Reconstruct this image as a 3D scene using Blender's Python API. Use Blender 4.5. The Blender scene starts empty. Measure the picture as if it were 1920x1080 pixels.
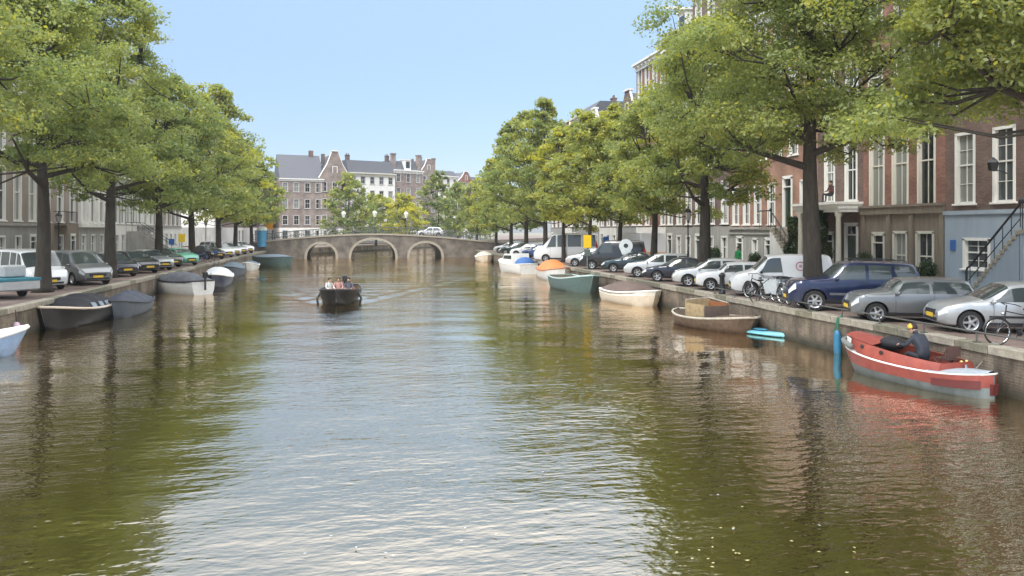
import bpy, math, random
import numpy as np
from mathutils import Vector, Matrix

# ---------------------------------------------------------------- camera, sky, sun, exposure
sc = bpy.context.scene
col = sc.collection
TH = math.radians(11.4)                 # the lens looks 11.4 degrees right of the canal's axis (+Y)
cam = bpy.data.cameras.new('camera'); cam_o = bpy.data.objects.new('camera', cam); col.objects.link(cam_o)
cam.sensor_width = 36.0; cam.lens = 27.0; cam.shift_y = -108.0/1920.0
cam.clip_start = 0.1; cam.clip_end = 3000
cam_o.location = (0, 0, 4.0); cam_o.rotation_euler = (math.radians(90), 0, -TH)
sc.camera = cam_o

SUN_EL, SUN_AZ = 48.0, 215.0            # azimuth measured clockwise from +Y
world = bpy.data.worlds.new('World'); sc.world = world; world.use_nodes = True
wn, wl = world.node_tree.nodes, world.node_tree.links
wn.clear()
w_out = wn.new('ShaderNodeOutputWorld')
sky = wn.new('ShaderNodeTexSky'); sky.sky_type = 'NISHITA'; sky.sun_disc = False
sky.sun_elevation = math.radians(SUN_EL); sky.sun_rotation = math.radians(SUN_AZ)
sky.air_density = 1.0; sky.dust_density = 0.9; sky.ozone_density = 1.6
bg1 = wn.new('ShaderNodeBackground'); bg1.inputs[1].default_value = 0.05
wl.new(sky.outputs[0], bg1.inputs[0])
bg2 = wn.new('ShaderNodeBackground')    # the thin bright veil of cloud over the blue
bg2.inputs[1].default_value = 1.0
geo = wn.new('ShaderNodeTexCoord'); sep = wn.new('ShaderNodeSeparateXYZ')
wl.new(geo.outputs['Generated'], sep.inputs[0])
vr = wn.new('ShaderNodeValToRGB')
_el = vr.color_ramp.elements
_el[0].position = 0.0; _el[0].color = (0.012, 0.025, 0.07, 1)
_el[1].position = 0.95; _el[1].color = (1.45, 1.45, 1.44, 1)
for _p, _c in ((.10, (.040,.062,.125)), (.29, (.118,.160,.205)), (.38, (.34,.385,.43)), (.50, (.72,.75,.78)), (.64, (1.2,1.21,1.22))):
    e = _el.new(_p); e.color = _c+(1,)
wl.new(sep.outputs[2], vr.inputs[0]); wl.new(vr.outputs[0], bg2.inputs[0])
addw = wn.new('ShaderNodeAddShader')
wl.new(bg1.outputs[0], addw.inputs[0]); wl.new(bg2.outputs[0], addw.inputs[1]); wl.new(addw.outputs[0], w_out.inputs[0])

sl = bpy.data.lights.new('sun', 'SUN'); sl.energy = 1.0; sl.angle = math.radians(18); sl.color = (1.0, 0.975, 0.94)
so = bpy.data.objects.new('sun', sl); col.objects.link(so); so.location = (0, 0, 60)
_a, _e = math.radians(SUN_AZ), math.radians(SUN_EL)
_d = Vector((math.sin(_a)*math.cos(_e), math.cos(_a)*math.cos(_e), math.sin(_e)))
so.rotation_euler = _d.to_track_quat('Z', 'Y').to_euler()

sc.view_settings.view_transform = 'Standard'; sc.view_settings.look = 'None'
sc.view_settings.exposure = 1.25; sc.view_settings.gamma = 1.0; sc.view_settings.use_curve_mapping = False
sc.cycles.max_bounces = 6; sc.cycles.diffuse_bounces = 3; sc.cycles.glossy_bounces = 3
sc.cycles.transmission_bounces = 3; sc.cycles.transparent_max_bounces = 6

# ---------------------------------------------------------------- helpers
R = random.Random(7)
WZ = 0.0        # water level
QZ = 1.1        # quay level
def XR(y): return 15.0 + 0.02*min(y, 125)      # right quay edge
XL = -12.5                                      # left quay edge
def at(px, py, z=0.0):
    """point of the level z that shows at photograph pixel (px, py)"""
    D = (4.0 - z)*1440.0/(py - 432.0)
    return at_d(px, D, z)
def at_d(px, D, z=0.0):
    xc = (px - 960.0)/1440.0*D
    return Vector((D*math.sin(TH) + xc*math.cos(TH), D*math.cos(TH) - xc*math.sin(TH), z))

class MB:
    """collects faces and links them as one mesh object"""
    def __init__(s): s.v = []; s.f = []; s.m = []; s.cm = 0
    def add(s, vs, fs):
        b = len(s.v); s.v.extend(tuple(p) for p in vs)
        for f in fs: s.f.append(tuple(i+b for i in f)); s.m.append(s.cm)
        return s
    def mat(s, i): s.cm = i; return s
    def box(s, x0, x1, y0, y1, z0, z1):
        vs = [(x0,y0,z0),(x1,y0,z0),(x1,y1,z0),(x0,y1,z0),(x0,y0,z1),(x1,y0,z1),(x1,y1,z1),(x0,y1,z1)]
        return s.add(vs, [(0,3,2,1),(4,5,6,7),(0,1,5,4),(1,2,6,5),(2,3,7,6),(3,0,4,7)])
    def cbox(s, c, d, rz=0.0, bevel=0.0):
        x, y, z = d[0]/2, d[1]/2, d[2]/2
        cr, sr = math.cos(rz), math.sin(rz)
        if bevel <= 0:
            vs = [(-x,-y,-z),(x,-y,-z),(x,y,-z),(-x,y,-z),(-x,-y,z),(x,-y,z),(x,y,z),(-x,y,z)]
            fs = [(0,3,2,1),(4,5,6,7),(0,1,5,4),(1,2,6,5),(2,3,7,6),(3,0,4,7)]
        else:
            b = bevel; vs = []
            for zz, k in ((-z, b), (-z+b, 0), (z-b, 0), (z, b)):
                for (sx, sy, c1, c2) in ((-1,-1,0,1),(-1,-1,1,0),(1,-1,1,0),(1,-1,0,1),(1,1,0,1),(1,1,1,0),(-1,1,1,0),(-1,1,0,1)):
                    vs.append((sx*(x-k-(b if c1 else 0)), sy*(y-k-(b if c2 else 0)), zz))
            fs = [tuple(range(7,-1,-1)), tuple(range(24,32))]
            for r in range(3):
                for i in range(8): fs.append((r*8+i, r*8+(i+1)%8, r*8+8+(i+1)%8, r*8+8+i))
        vs = [(c[0]+p[0]*cr-p[1]*sr, c[1]+p[0]*sr+p[1]*cr, c[2]+p[2]) for p in vs]
        return s.add(vs, fs)
    def tube(s, pts, rad, n=8, cap=True):
        pts = [Vector(p) for p in pts]
        if not hasattr(rad, '__len__'): rad = [rad]*len(pts)
        vs = []; up = None
        for i, p in enumerate(pts):
            t = (pts[min(i+1, len(pts)-1)] - pts[max(i-1, 0)])
            if t.length < 1e-9: t = Vector((0,0,1))
            t.normalize()
            if up is None:
                up = Vector((0,0,1)) if abs(t.z) < .9 else Vector((1,0,0))
            a = t.cross(up); a.normalize(); b2 = a.cross(t); up = b2
            for k in range(n):
                an = 2*math.pi*k/n
                vs.append(p + a*(rad[i]*math.cos(an)) + b2*(rad[i]*math.sin(an)))
        fs = []
        for i in range(len(pts)-1):
            for k in range(n):
                fs.append((i*n+k, i*n+(k+1)%n, (i+1)*n+(k+1)%n, (i+1)*n+k))
        if cap:
            fs.append(tuple(range(n-1,-1,-1))); fs.append(tuple((len(pts)-1)*n+k for k in range(n)))
        return s.add(vs, fs)
    def lathe(s, prof, n=16, c=(0,0,0), axis='z', cap=True):
        vs = []
        for (r, h) in prof:
            for k in range(n):
                a = 2*math.pi*k/n; x, y = r*math.cos(a), r*math.sin(a)
                p = {'z': (x, y, h), 'y': (x, h, -y), 'x': (h, x, y)}[axis]
                vs.append((c[0]+p[0], c[1]+p[1], c[2]+p[2]))
        fs = []
        for i in range(len(prof)-1):
            for k in range(n): fs.append((i*n+k, i*n+(k+1)%n, (i+1)*n+(k+1)%n, (i+1)*n+k))
        if cap: fs.append(tuple(range(n-1,-1,-1))); fs.append(tuple((len(prof)-1)*n+k for k in range(n)))
        return s.add(vs, fs)
    def grid(s, rows, closed=False):
        """rows: list of equal-length point lists"""
        n = len(rows[0]); vs = [p for r in rows for p in r]; fs = []
        for i in range(len(rows)-1):
            for k in range(n if closed else n-1):
                fs.append((i*n+k, i*n+(k+1)%n, (i+1)*n+(k+1)%n, (i+1)*n+k))
        return s.add(vs, fs)
    def prism(s, poly, y0, y1):
        """poly in x,z extruded along y"""
        n = len(poly)
        vs = [(p[0], y0, p[1]) for p in poly] + [(p[0], y1, p[1]) for p in poly]
        fs = [tuple(range(n)), tuple(range(2*n-1, n-1, -1))]
        for i in range(n): fs.append(((i+1)%n, i, n+i, n+(i+1)%n))
        return s.add(vs, fs)
    def prismx(s, poly, x0, x1):
        """poly in y,z extruded along x"""
        n = len(poly)
        vs = [(x0, p[0], p[1]) for p in poly] + [(x1, p[0], p[1]) for p in poly]
        fs = [tuple(range(n)), tuple(range(2*n-1, n-1, -1))]
        for i in range(n): fs.append(((i+1)%n, i, n+i, n+(i+1)%n))
        return s.add(vs, fs)
    def flat(s, poly, z):
        return s.add([(p[0], p[1], z) for p in poly], [tuple(range(len(poly)))])
    def sphere(s, c, r, n=10, m=7, sq=(1,1,1)):
        prof = []
        vs = []; 
        for i in range(m+1):
            t = math.pi*i/m
            for k in range(n):
                a = 2*math.pi*k/n
                vs.append((c[0]+r*sq[0]*math.sin(t)*math.cos(a), c[1]+r*sq[1]*math.sin(t)*math.sin(a), c[2]-r*sq[2]*math.cos(t)))
        fs = []
        for i in range(m):
            for k in range(n): fs.append((i*n+k, i*n+(k+1)%n, (i+1)*n+(k+1)%n, (i+1)*n+k))
        return s.add(vs, fs)
    def mesh(s, name, mats, smooth=False):
        me = bpy.data.meshes.new(name); me.from_pydata([tuple(p) for p in s.v], [], s.f)
        if not isinstance(mats, (list, tuple)): mats = [mats]
        for m in mats: me.materials.append(m)
        if len(mats) > 1: me.polygons.foreach_set('material_index', s.m)
        if smooth:
            me.polygons.foreach_set('use_smooth', [True]*len(s.f))
            if smooth is not True: me.set_sharp_from_angle(angle=math.radians(smooth))
        me.update(); return me
    def build(s, name, mats, parent=None, smooth=False, loc=None, rz=None, **tags):
        return link(name, s.mesh(name, mats, smooth), parent, loc, rz, **tags)

def link(name, data, parent=None, loc=None, rz=None, **tags):
    o = bpy.data.objects.new(name, data); col.objects.link(o)
    if parent is not None: o.parent = parent
    if loc is not None: o.location = loc
    if rz is not None: o.rotation_euler = (0, 0, rz)
    for k, v in tags.items(): o[k] = v
    return o
def thing(name, label, cat, loc=(0,0,0), rz=0.0, group=None):
    o = link(name, None, None, loc, rz, label=label, category=cat)
    if group: o['group'] = group
    o.empty_display_size = 0.2
    return o
def copy_thing(root, loc, rz=0.0, label=None, scale=None):
    def rec(o, parent):
        c = o.copy(); col.objects.link(c)
        if parent: c.parent = parent
        for ch in o.children: rec(ch, c)
        return c
    r = rec(root, None); r.location = loc; r.rotation_euler = (0, 0, rz)
    if scale: r.scale = scale
    if label: r['label'] = label
    return r

# ---------------------------------------------------------------- materials
_mats = {}
def lin(h):
    h = h.lstrip('#'); r = [int(h[i:i+2], 16)/255 for i in (0,2,4)]
    return tuple(c/12.92 if c <= .04045 else ((c+.055)/1.055)**2.4 for c in r)
def new_mat(name):
    m = bpy.data.materials.new(name); m.use_nodes = True
    nt = m.node_tree; b = nt.nodes['Principled BSDF']; return m, nt, b
def plain(name, rgb, rough=.6, metal=0., coat=0., var=.12, scale=6., bump=0., spec=.5, streak=False):
    """surface with slight irregular colour, grime and relief"""
    if name in _mats: return _mats[name]
    m, nt, b = new_mat(name); N, L = nt.nodes, nt.links
    tc = N.new('ShaderNodeTexCoord'); no = N.new('ShaderNodeTexNoise'); no.inputs['Scale'].default_value = scale
    no.inputs['Detail'].default_value = 5; no.inputs['Roughness'].default_value = .65
    if streak:
        mp = N.new('ShaderNodeMapping'); mp.inputs['Scale'].default_value = (1, 1, .18)
        L.new(tc.outputs['Object'], mp.inputs[0]); L.new(mp.outputs[0], no.inputs['Vector'])
    else: L.new(tc.outputs['Object'], no.inputs['Vector'])
    rp = N.new('ShaderNodeValToRGB')
    rp.color_ramp.elements[0].position = .3; rp.color_ramp.elements[1].position = .72
    rp.color_ramp.elements[0].color = tuple(c*(1-var) for c in rgb)+(1,)
    rp.color_ramp.elements[1].color = tuple(min(1, c*(1+var)) for c in rgb)+(1,)
    L.new(no.outputs[0], rp.inputs[0]); L.new(rp.outputs[0], b.inputs['Base Color'])
    b.inputs['Roughness'].default_value = rough; b.inputs['Metallic'].default_value = metal
    b.inputs['Coat Weight'].default_value = coat; b.inputs['Coat Roughness'].default_value = .06
    b.inputs['Specular IOR Level'].default_value = spec
    if bump:
        bp = N.new('ShaderNodeBump'); bp.inputs['Strength'].default_value = bump; bp.inputs['Distance'].default_value = .02
        L.new(no.outputs[0], bp.inputs['Height']); L.new(bp.outputs[0], b.inputs['Normal'])
    _mats[name] = m; return m
def brickmat(name, c1, c2, mortar, bw=.22, bh=.065, wall=True, rough=.85, stain=.38, msize=.010, bump=.5):
    """bricks laid in object space; picks the wall's own plane"""
    if name in _mats: return _mats[name]
    m, nt, b = new_mat(name); N, L = nt.nodes, nt.links
    tc = N.new('ShaderNodeTexCoord'); vec = tc.outputs['Object']
    if wall:
        sp = N.new('ShaderNodeSeparateXYZ'); L.new(vec, sp.inputs[0])
        ad = N.new('ShaderNodeMath'); ad.operation = 'ADD'; L.new(sp.outputs[0], ad.inputs[0]); L.new(sp.outputs[1], ad.inputs[1])
        cb = N.new('ShaderNodeCombineXYZ'); L.new(ad.outputs[0], cb.inputs[0]); L.new(sp.outputs[2], cb.inputs[1]); v2 = cb.outputs[0]
    else: v2 = vec
    br = N.new('ShaderNodeTexBrick'); L.new(v2, br.inputs['Vector'])
    br.inputs['Scale'].default_value = 1; br.inputs['Brick Width'].default_value = bw; br.inputs['Row Height'].default_value = bh
    br.inputs['Mortar Size'].default_value = msize; br.inputs['Mortar Smooth'].default_value = .3
    br.inputs['Color1'].default_value = c1+(1,); br.inputs['Color2'].default_value = c2+(1,); br.inputs['Mortar'].default_value = mortar+(1,)
    no = N.new('ShaderNodeTexNoise'); no.inputs['Scale'].default_value = .9; no.inputs['Detail'].default_value = 6; L.new(vec, no.inputs['Vector'])
    rp = N.new('ShaderNodeValToRGB'); rp.color_ramp.elements[0].position = .35; rp.color_ramp.elements[1].position = .65
    k = 1-stain; rp.color_ramp.elements[0].color = (k,k,k,1); rp.color_ramp.elements[1].color = (1,1,1,1)
    L.new(no.outputs[0], rp.inputs[0])
    mx = N.new('ShaderNodeMixRGB'); mx.blend_type = 'MULTIPLY'; mx.inputs[0].default_value = 1
    L.new(br.outputs[0], mx.inputs[1]); L.new(rp.outputs[0], mx.inputs[2]); L.new(mx.outputs[0], b.inputs['Base Color'])
    bp = N.new('ShaderNodeBump'); bp.inputs['Strength'].default_value = bump; bp.inputs['Distance'].default_value = .01
    iv = N.new('ShaderNodeMath'); iv.operation = 'SUBTRACT'; iv.inputs[0].default_value = 1; L.new(br.outputs['Fac'], iv.inputs[1])
    L.new(iv.outputs[0], bp.inputs['Height']); L.new(bp.outputs[0], b.inputs['Normal'])
    b.inputs['Roughness'].default_value = rough
    _mats[name] = m; return m
def glass(name, rgb=(.02,.025,.03), rough=.04):
    if name in _mats: return _mats[name]
    m, nt, b = new_mat(name); N, L = nt.nodes, nt.links
    b.inputs['Base Color'].default_value = rgb+(1,); b.inputs['Roughness'].default_value = rough
    b.inputs['Specular IOR Level'].default_value = .9; b.inputs['IOR'].default_value = 1.5
    tc = N.new('ShaderNodeTexCoord'); no = N.new('ShaderNodeTexNoise'); no.inputs['Scale'].default_value = 1.3
    L.new(tc.outputs['Object'], no.inputs['Vector'])
    bp = N.new('ShaderNodeBump'); bp.inputs['Strength'].default_value = .08; bp.inputs['Distance'].default_value = .05
    L.new(no.outputs[0], bp.inputs['Height']); L.new(bp.outputs[0], b.inputs['Normal'])
    _mats[name] = m; return m
def paint(name, rgb, metal=.0, rough=.32):
    if name in _mats: return _mats[name]
    m, nt, b = new_mat(name); N, L = nt.nodes, nt.links
    b.inputs['Metallic'].default_value = metal; b.inputs['Roughness'].default_value = rough
    b.inputs['Coat Weight'].default_value = .8; b.inputs['Coat Roughness'].default_value = .05
    tc = N.new('ShaderNodeTexCoord'); no = N.new('ShaderNodeTexNoise'); no.inputs['Scale'].default_value = 2.2; no.inputs['Detail'].default_value = 6
    L.new(tc.outputs['Object'], no.inputs['Vector'])
    sp = N.new('ShaderNodeSeparateXYZ'); L.new(tc.outputs['Object'], sp.inputs[0])
    # road dirt low on the bodywork
    mr = N.new('ShaderNodeMapRange'); mr.inputs[1].default_value = .15; mr.inputs[2].default_value = .75; mr.inputs[3].default_value = .55; mr.inputs[4].default_value = 0
    L.new(sp.outputs[2], mr.inputs[0])
    mu = N.new('ShaderNodeMath'); mu.operation = 'MULTIPLY'; L.new(mr.outputs[0], mu.inputs[0]); L.new(no.outputs[0], mu.inputs[1])
    mx = N.new('ShaderNodeMixRGB'); mx.inputs[1].default_value = rgb+(1,); mx.inputs[2].default_value = (.12,.105,.085,1)
    L.new(mu.outputs[0], mx.inputs[0]); L.new(mx.outputs[0], b.inputs['Base Color'])
    _mats[name] = m; return m

WHITE = plain('white_paint', (.72,.71,.66), .5, var=.1, scale=3, streak=True)
CREAM = plain('cream_paint', (.60,.57,.48), .55, var=.12, scale=3, streak=True)
BLACK = plain('black_iron', (.016,.017,.018), .42, var=.3)
DKGREEN = plain('dark_green_paint', (.015,.035,.022), .3, coat=.3)
BARK = plain('elm_bark', (.040,.034,.026), .95, var=.45, scale=9, bump=.9, streak=True)
STONE = plain('weathered_stone', (.29,.26,.205), .85, var=.32, scale=5, bump=.4)
STONE_D = plain('brown_sandstone', (.20,.165,.125), .85, var=.22, scale=4, bump=.3, streak=True)
GREY_STONE = plain('grey_stone', (.32,.31,.28), .8, var=.22, scale=3.5, bump=.3, streak=True)
BLUEGREY = plain('blue_grey_stucco', (.29,.345,.40), .8, var=.08, scale=2.0, bump=.1, streak=True)
SLATE = plain('roof_slate', (.085,.088,.10), .7, var=.25, scale=8, bump=.3)
TILE_R = plain('roof_tile', (.20,.11,.08), .8, var=.25, scale=8, bump=.3)
LEAD = plain('lead_grey', (.20,.22,.24), .6, var=.2)
RUBBER = plain('tyre_rubber', (.018,.018,.018), .85, var=.3, scale=20)
ALLOY = plain('alloy_wheel', (.55,.56,.57), .3, metal=.75, var=.08)
DARKPL = plain('black_plastic', (.02,.021,.023), .55, var=.25)
CHROME = plain('chrome', (.7,.7,.7), .15, metal=1.0, var=.03)
YPLATE = plain('number_plate_yellow', (.72,.47,.03), .5, var=.05)
LAMPW = plain('lamp_lens', (.62,.64,.64), .12, coat=.6, var=.15, scale=14)
LAMPR = plain('tail_lens', (.38,.015,.012), .2, coat=.5, var=.2, scale=14)
LAMPO = plain('amber_lens', (.6,.22,.02), .25, coat=.4, var=.1)
CGLASS = glass('car_glass', (.05,.062,.062))
GLASS1 = glass('window_glass', (.018,.022,.025))
GLASS2 = glass('window_glass_with_blind', (.22,.23,.21), .12)
GLASS3 = glass('window_glass_grey', (.07,.08,.085), .06)
SKIN = plain('skin', (.50,.30,.22), .55, var=.08)
BR_RED = brickmat('red_brick', (.22,.085,.058), (.34,.14,.09), (.25,.2,.16))
BR_BROWN = brickmat('brown_brick', (.14,.085,.066), (.23,.135,.105), (.2,.17,.14))
BR_PURPLE = brickmat('purple_brick', (.15,.09,.078), (.19,.11,.095), (.2,.18,.16))
BR_ORANGE = brickmat('orange_brick', (.34,.165,.10), (.40,.20,.13), (.3,.25,.2))
BR_DARK = brickmat('dark_brick', (.085,.06,.05), (.11,.075,.06), (.14,.12,.10))
BR_PAINTW = plain('painted_white_wall', (.70,.68,.63), .7, var=.1, scale=1.5, bump=.15, streak=True)
BR_GREY = plain('grey_painted_wall', (.30,.295,.28), .75, var=.14, scale=1.5, bump=.15, streak=True)
BR_TAUPE = plain('taupe_painted_wall', (.27,.225,.19), .75, var=.14, scale=1.5, bump=.15, streak=True)
BR_HAZED = brickmat('haze_paled_pink_brick', (.25,.19,.165), (.30,.225,.195), (.32,.28,.24))  # far brick, distance haze put into its paler, greyer colour
# ---------------------------------------------------------------- ground, quays, water
def quay_wall_mat():
    m, nt, b = new_mat('quay_wall_brick'); N, L = nt.nodes, nt.links
    tc = N.new('ShaderNodeTexCoord'); sp = N.new('ShaderNodeSeparateXYZ'); L.new(tc.outputs['Object'], sp.inputs[0])
    ad = N.new('ShaderNodeMath'); ad.operation='ADD'; L.new(sp.outputs[0], ad.inputs[0]); L.new(sp.outputs[1], ad.inputs[1])
    cb = N.new('ShaderNodeCombineXYZ'); L.new(ad.outputs[0], cb.inputs[0]); L.new(sp.outputs[2], cb.inputs[1])
    br = N.new('ShaderNodeTexBrick'); L.new(cb.outputs[0], br.inputs['Vector']); br.inputs['Scale'].default_value = 1
    br.inputs['Brick Width'].default_value = .23; br.inputs['Row Height'].default_value = .07; br.inputs['Mortar Size'].default_value = .011
    br.inputs['Color1'].default_value = (.115,.09,.067,1); br.inputs['Color2'].default_value = (.165,.13,.10,1); br.inputs['Mortar'].default_value = (.175,.155,.125,1)
    n1 = N.new('ShaderNodeTexNoise'); n1.inputs['Scale'].default_value = 1.4; n1.inputs['Detail'].default_value = 8; n1.inputs['Roughness'].default_value = .7
    mp = N.new('ShaderNodeMapping'); mp.inputs['Scale'].default_value = (1,1,.35); L.new(tc.outputs['Object'], mp.inputs[0]); L.new(mp.outputs[0], n1.inputs['Vector'])
    rp = N.new('ShaderNodeValToRGB'); rp.color_ramp.elements[0].position=.36; rp.color_ramp.elements[1].position=.66
    rp.color_ramp.elements[0].color=(.30,.28,.25,1); rp.color_ramp.elements[1].color=(1.35,1.30,1.2,1); L.new(n1.outputs[0], rp.inputs[0])
    mx = N.new('ShaderNodeMixRGB'); mx.blend_type='MULTIPLY'; mx.inputs[0].default_value=1; L.new(br.outputs[0], mx.inputs[1]); L.new(rp.outputs[0], mx.inputs[2])
    # algae band at the waterline
    mr = N.new('ShaderNodeMapRange'); mr.inputs[1].default_value=.05; mr.inputs[2].default_value=.38; mr.inputs[3].default_value=1; mr.inputs[4].default_value=0; L.new(sp.outputs[2], mr.inputs[0])
    m2 = N.new('ShaderNodeMath'); m2.operation='MULTIPLY'; L.new(mr.outputs[0], m2.inputs[0]); L.new(n1.outputs[0], m2.inputs[1])
    m3 = N.new('ShaderNodeMath'); m3.operation='MULTIPLY'; m3.inputs[1].default_value=1.7; m3.use_clamp=True; L.new(m2.outputs[0], m3.inputs[0])
    m4 = N.new('ShaderNodeMixRGB'); m4.inputs[2].default_value=(.022,.024,.013,1); L.new(m3.outputs[0], m4.inputs[0]); L.new(mx.outputs[0], m4.inputs[1])
    L.new(m4.outputs[0], b.inputs['Base Color']); b.inputs['Roughness'].default_value=.85
    bp = N.new('ShaderNodeBump'); bp.inputs['Strength'].default_value=.6; bp.inputs['Distance'].default_value=.02
    L.new(n1.outputs[0], bp.inputs['Height']); L.new(bp.outputs[0], b.inputs['Normal'])
    return m
def paving_mat():
    m, nt, b = new_mat('street_clinkers'); N, L = nt.nodes, nt.links
    tc = N.new('ShaderNodeTexCoord'); br = N.new('ShaderNodeTexBrick'); L.new(tc.outputs['Object'], br.inputs['Vector'])
    br.inputs['Scale'].default_value = 1; br.inputs['Brick Width'].default_value = .21; br.inputs['Row Height'].default_value = .1; br.inputs['Mortar Size'].default_value = .006
    br.inputs['Color1'].default_value=(.17,.12,.10,1); br.inputs['Color2'].default_value=(.23,.17,.145,1); br.inputs['Mortar'].default_value=(.09,.08,.07,1)
    n1 = N.new('ShaderNodeTexNoise'); n1.inputs['Scale'].default_value=.8; n1.inputs['Detail'].default_value=8; L.new(tc.outputs['Object'], n1.inputs['Vector'])
    rp = N.new('ShaderNodeValToRGB'); rp.color_ramp.elements[0].position=.35; rp.color_ramp.elements[1].position=.68
    rp.color_ramp.elements[0].color=(.62,.6,.58,1); rp.color_ramp.elements[1].color=(1.15,1.13,1.1,1); L.new(n1.outputs[0], rp.inputs[0])
    mx = N.new('ShaderNodeMixRGB'); mx.blend_type='MULTIPLY'; mx.inputs[0].default_value=1; L.new(br.outputs[0], mx.inputs[1]); L.new(rp.outputs[0], mx.inputs[2])
    L.new(mx.outputs[0], b.inputs['Base Color']); b.inputs['Roughness'].default_value=.8
    bp = N.new('ShaderNodeBump'); bp.inputs['Strength'].default_value=.3; bp.inputs['Distance'].default_value=.01
    L.new(br.outputs['Fac'], bp.inputs['Height']); bp.invert=True; L.new(bp.outputs[0], b.inputs['Normal'])
    return m
QWALL = quay_wall_mat(); PAVE = paving_mat()
SIDEWALK = brickmat('sidewalk_tiles', (.25,.235,.21), (.30,.28,.25), (.15,.14,.12), bw=.3, bh=.3, wall=False, stain=.2, bump=.3)
MOSS = plain('mossy_stone', (.175,.162,.115), .9, var=.42, scale=4.5, bump=.5)

BD = math.radians(27)                     # beyond the bridge the canal bends right by this angle
bs, bc = math.sin(BD), math.cos(BD)
YB = 123.0
def bend(x0, s): return (x0 + bs*s, YB + bc*s)
rightE = [(XR(-8), -8)] + [(XR(y), y) for y in (20, 60, 100, YB)] + [bend(XR(YB), s) for s in (20, 120, 300)]
leftE = [(XL, -8), (XL, 40), (XL, 80), (XL, YB)] + [bend(XL, s) for s in (20, 120, 300)]
MB().flat(rightE + [(900, 380), (900, -8)], QZ).build('street_right', PAVE, kind='structure')
MB().flat([(-900, -8)] + leftE + [(-900, 500)], QZ).build('street_left', PAVE, kind='structure')
MB().flat([(-940, 381), (940, 381), (940, 950), (-940, 950)], QZ-.3).build('far_ground', MOSS, kind='structure')
def wall_strip(pts, name, outward):
    b = MB()
    for i in range(len(pts)-1):
        (xa, ya), (xb, yb) = pts[i], pts[i+1]
        n = max(1, int(math.hypot(xb-xa, yb-ya)/6))
        for k in range(n):
            t0, t1 = k/n, (k+1)/n
            a = (xa+(xb-xa)*t0, ya+(yb-ya)*t0); c = (xa+(xb-xa)*t1, ya+(yb-ya)*t1)
            b.add([(a[0],a[1],-1.2),(c[0],c[1],-1.2),(c[0],c[1],QZ-.13),(a[0],a[1],QZ-.13)], [(0,1,2,3) if outward else (3,2,1,0)])
    return b.build(name, QWALL, kind='structure')
wr_ = wall_strip(rightE, 'quay_wall_right', True); wl_ = wall_strip(leftE, 'quay_wall_left', False)
# coping stones, one by one along the near part, joined further off
def coping(fx, y0, y1, side, parent, ln):
    """stones 0.42 deep; side +1 = right quay, -1 = left"""
    y = y0; i = 0; meshes = []
    for k in range(5):
        m_ = MB(); j = R.Random if False else None
        m_.cbox((0,0,0), (.42, ln-.018, .22), bevel=.014+.004*(k%3))
        m_.v = [(p[0]+R.uniform(-.006,.006), p[1], p[2]+R.uniform(-.005,.005)) for p in m_.v]
        meshes.append(m_.mesh('coping_stone', MOSS if k%2 else STONE))
    while y < y1:
        x = fx(y)
        o = link('coping_stone', meshes[R.randrange(5)], parent, (x + side*.16 + R.uniform(-.01,.01), y+ln/2, QZ-.045+R.uniform(-.008,.008)), -math.atan(.02)*(1 if side>0 else 0))
        y += ln
coping(XR, 13, 75, 1, wr_, 1.1); coping(lambda y: XL, 20, 86, -1, wl_, 1.1)
b = MB(); y = 75.2
while y < 121: b.cbox((XR(y)+.16, y+.55, QZ-.05), (.42, 1.08, .21)); y += 1.1
for s in range(0, 160, 2):
    p = bend(XR(YB), s+1); b.cbox((p[0]+.15, p[1], QZ-.05), (.42, 1.98, .21), -BD)
b.build('coping_far', MOSS, wr_, kind='stuff')
b = MB(); y = 86.2
while y < 121: b.cbox((XL-.16, y+.55, QZ-.05), (.42, 1.08, .21)); y += 1.1
for s in range(0, 160, 2):
    p = bend(XL, s+1); b.cbox((p[0]-.15, p[1], QZ-.05), (.42, 1.98, .21), -BD)
b.build('coping_far', MOSS, wl_, kind='stuff')

# sidewalks with kerbs
FR = 27.2; FL = -23.0
def XF(y): return FR + .02*(y-30)
MB().add([(XF(5)-2.3,5,QZ+.12),(XF(5)+3,5,QZ+.12),(XF(122)+3,122,QZ+.12),(XF(122)-2.3,122,QZ+.12)],[(0,1,2,3)]).build('sidewalk_right', SIDEWALK, kind='structure')
MB().box(FL-3, FL+2.2, 10, 124, QZ-.05, QZ+.12).build('sidewalk_left', SIDEWALK, kind='structure')
b = MB(); y = 5
while y < 122: b.cbox((XF(y)-2.37, y+.5, QZ+.06), (.14, .985, .14), 0, .012); y += 1
b.build('kerb_right', GREY_STONE, kind='structure')
b = MB(); y = 10
while y < 124: b.cbox((FL+2.28, y+.5, QZ+.06), (.14, .985, .14), 0, .012); y += 1
b.build('kerb_left', GREY_STONE, kind='structure')

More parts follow.
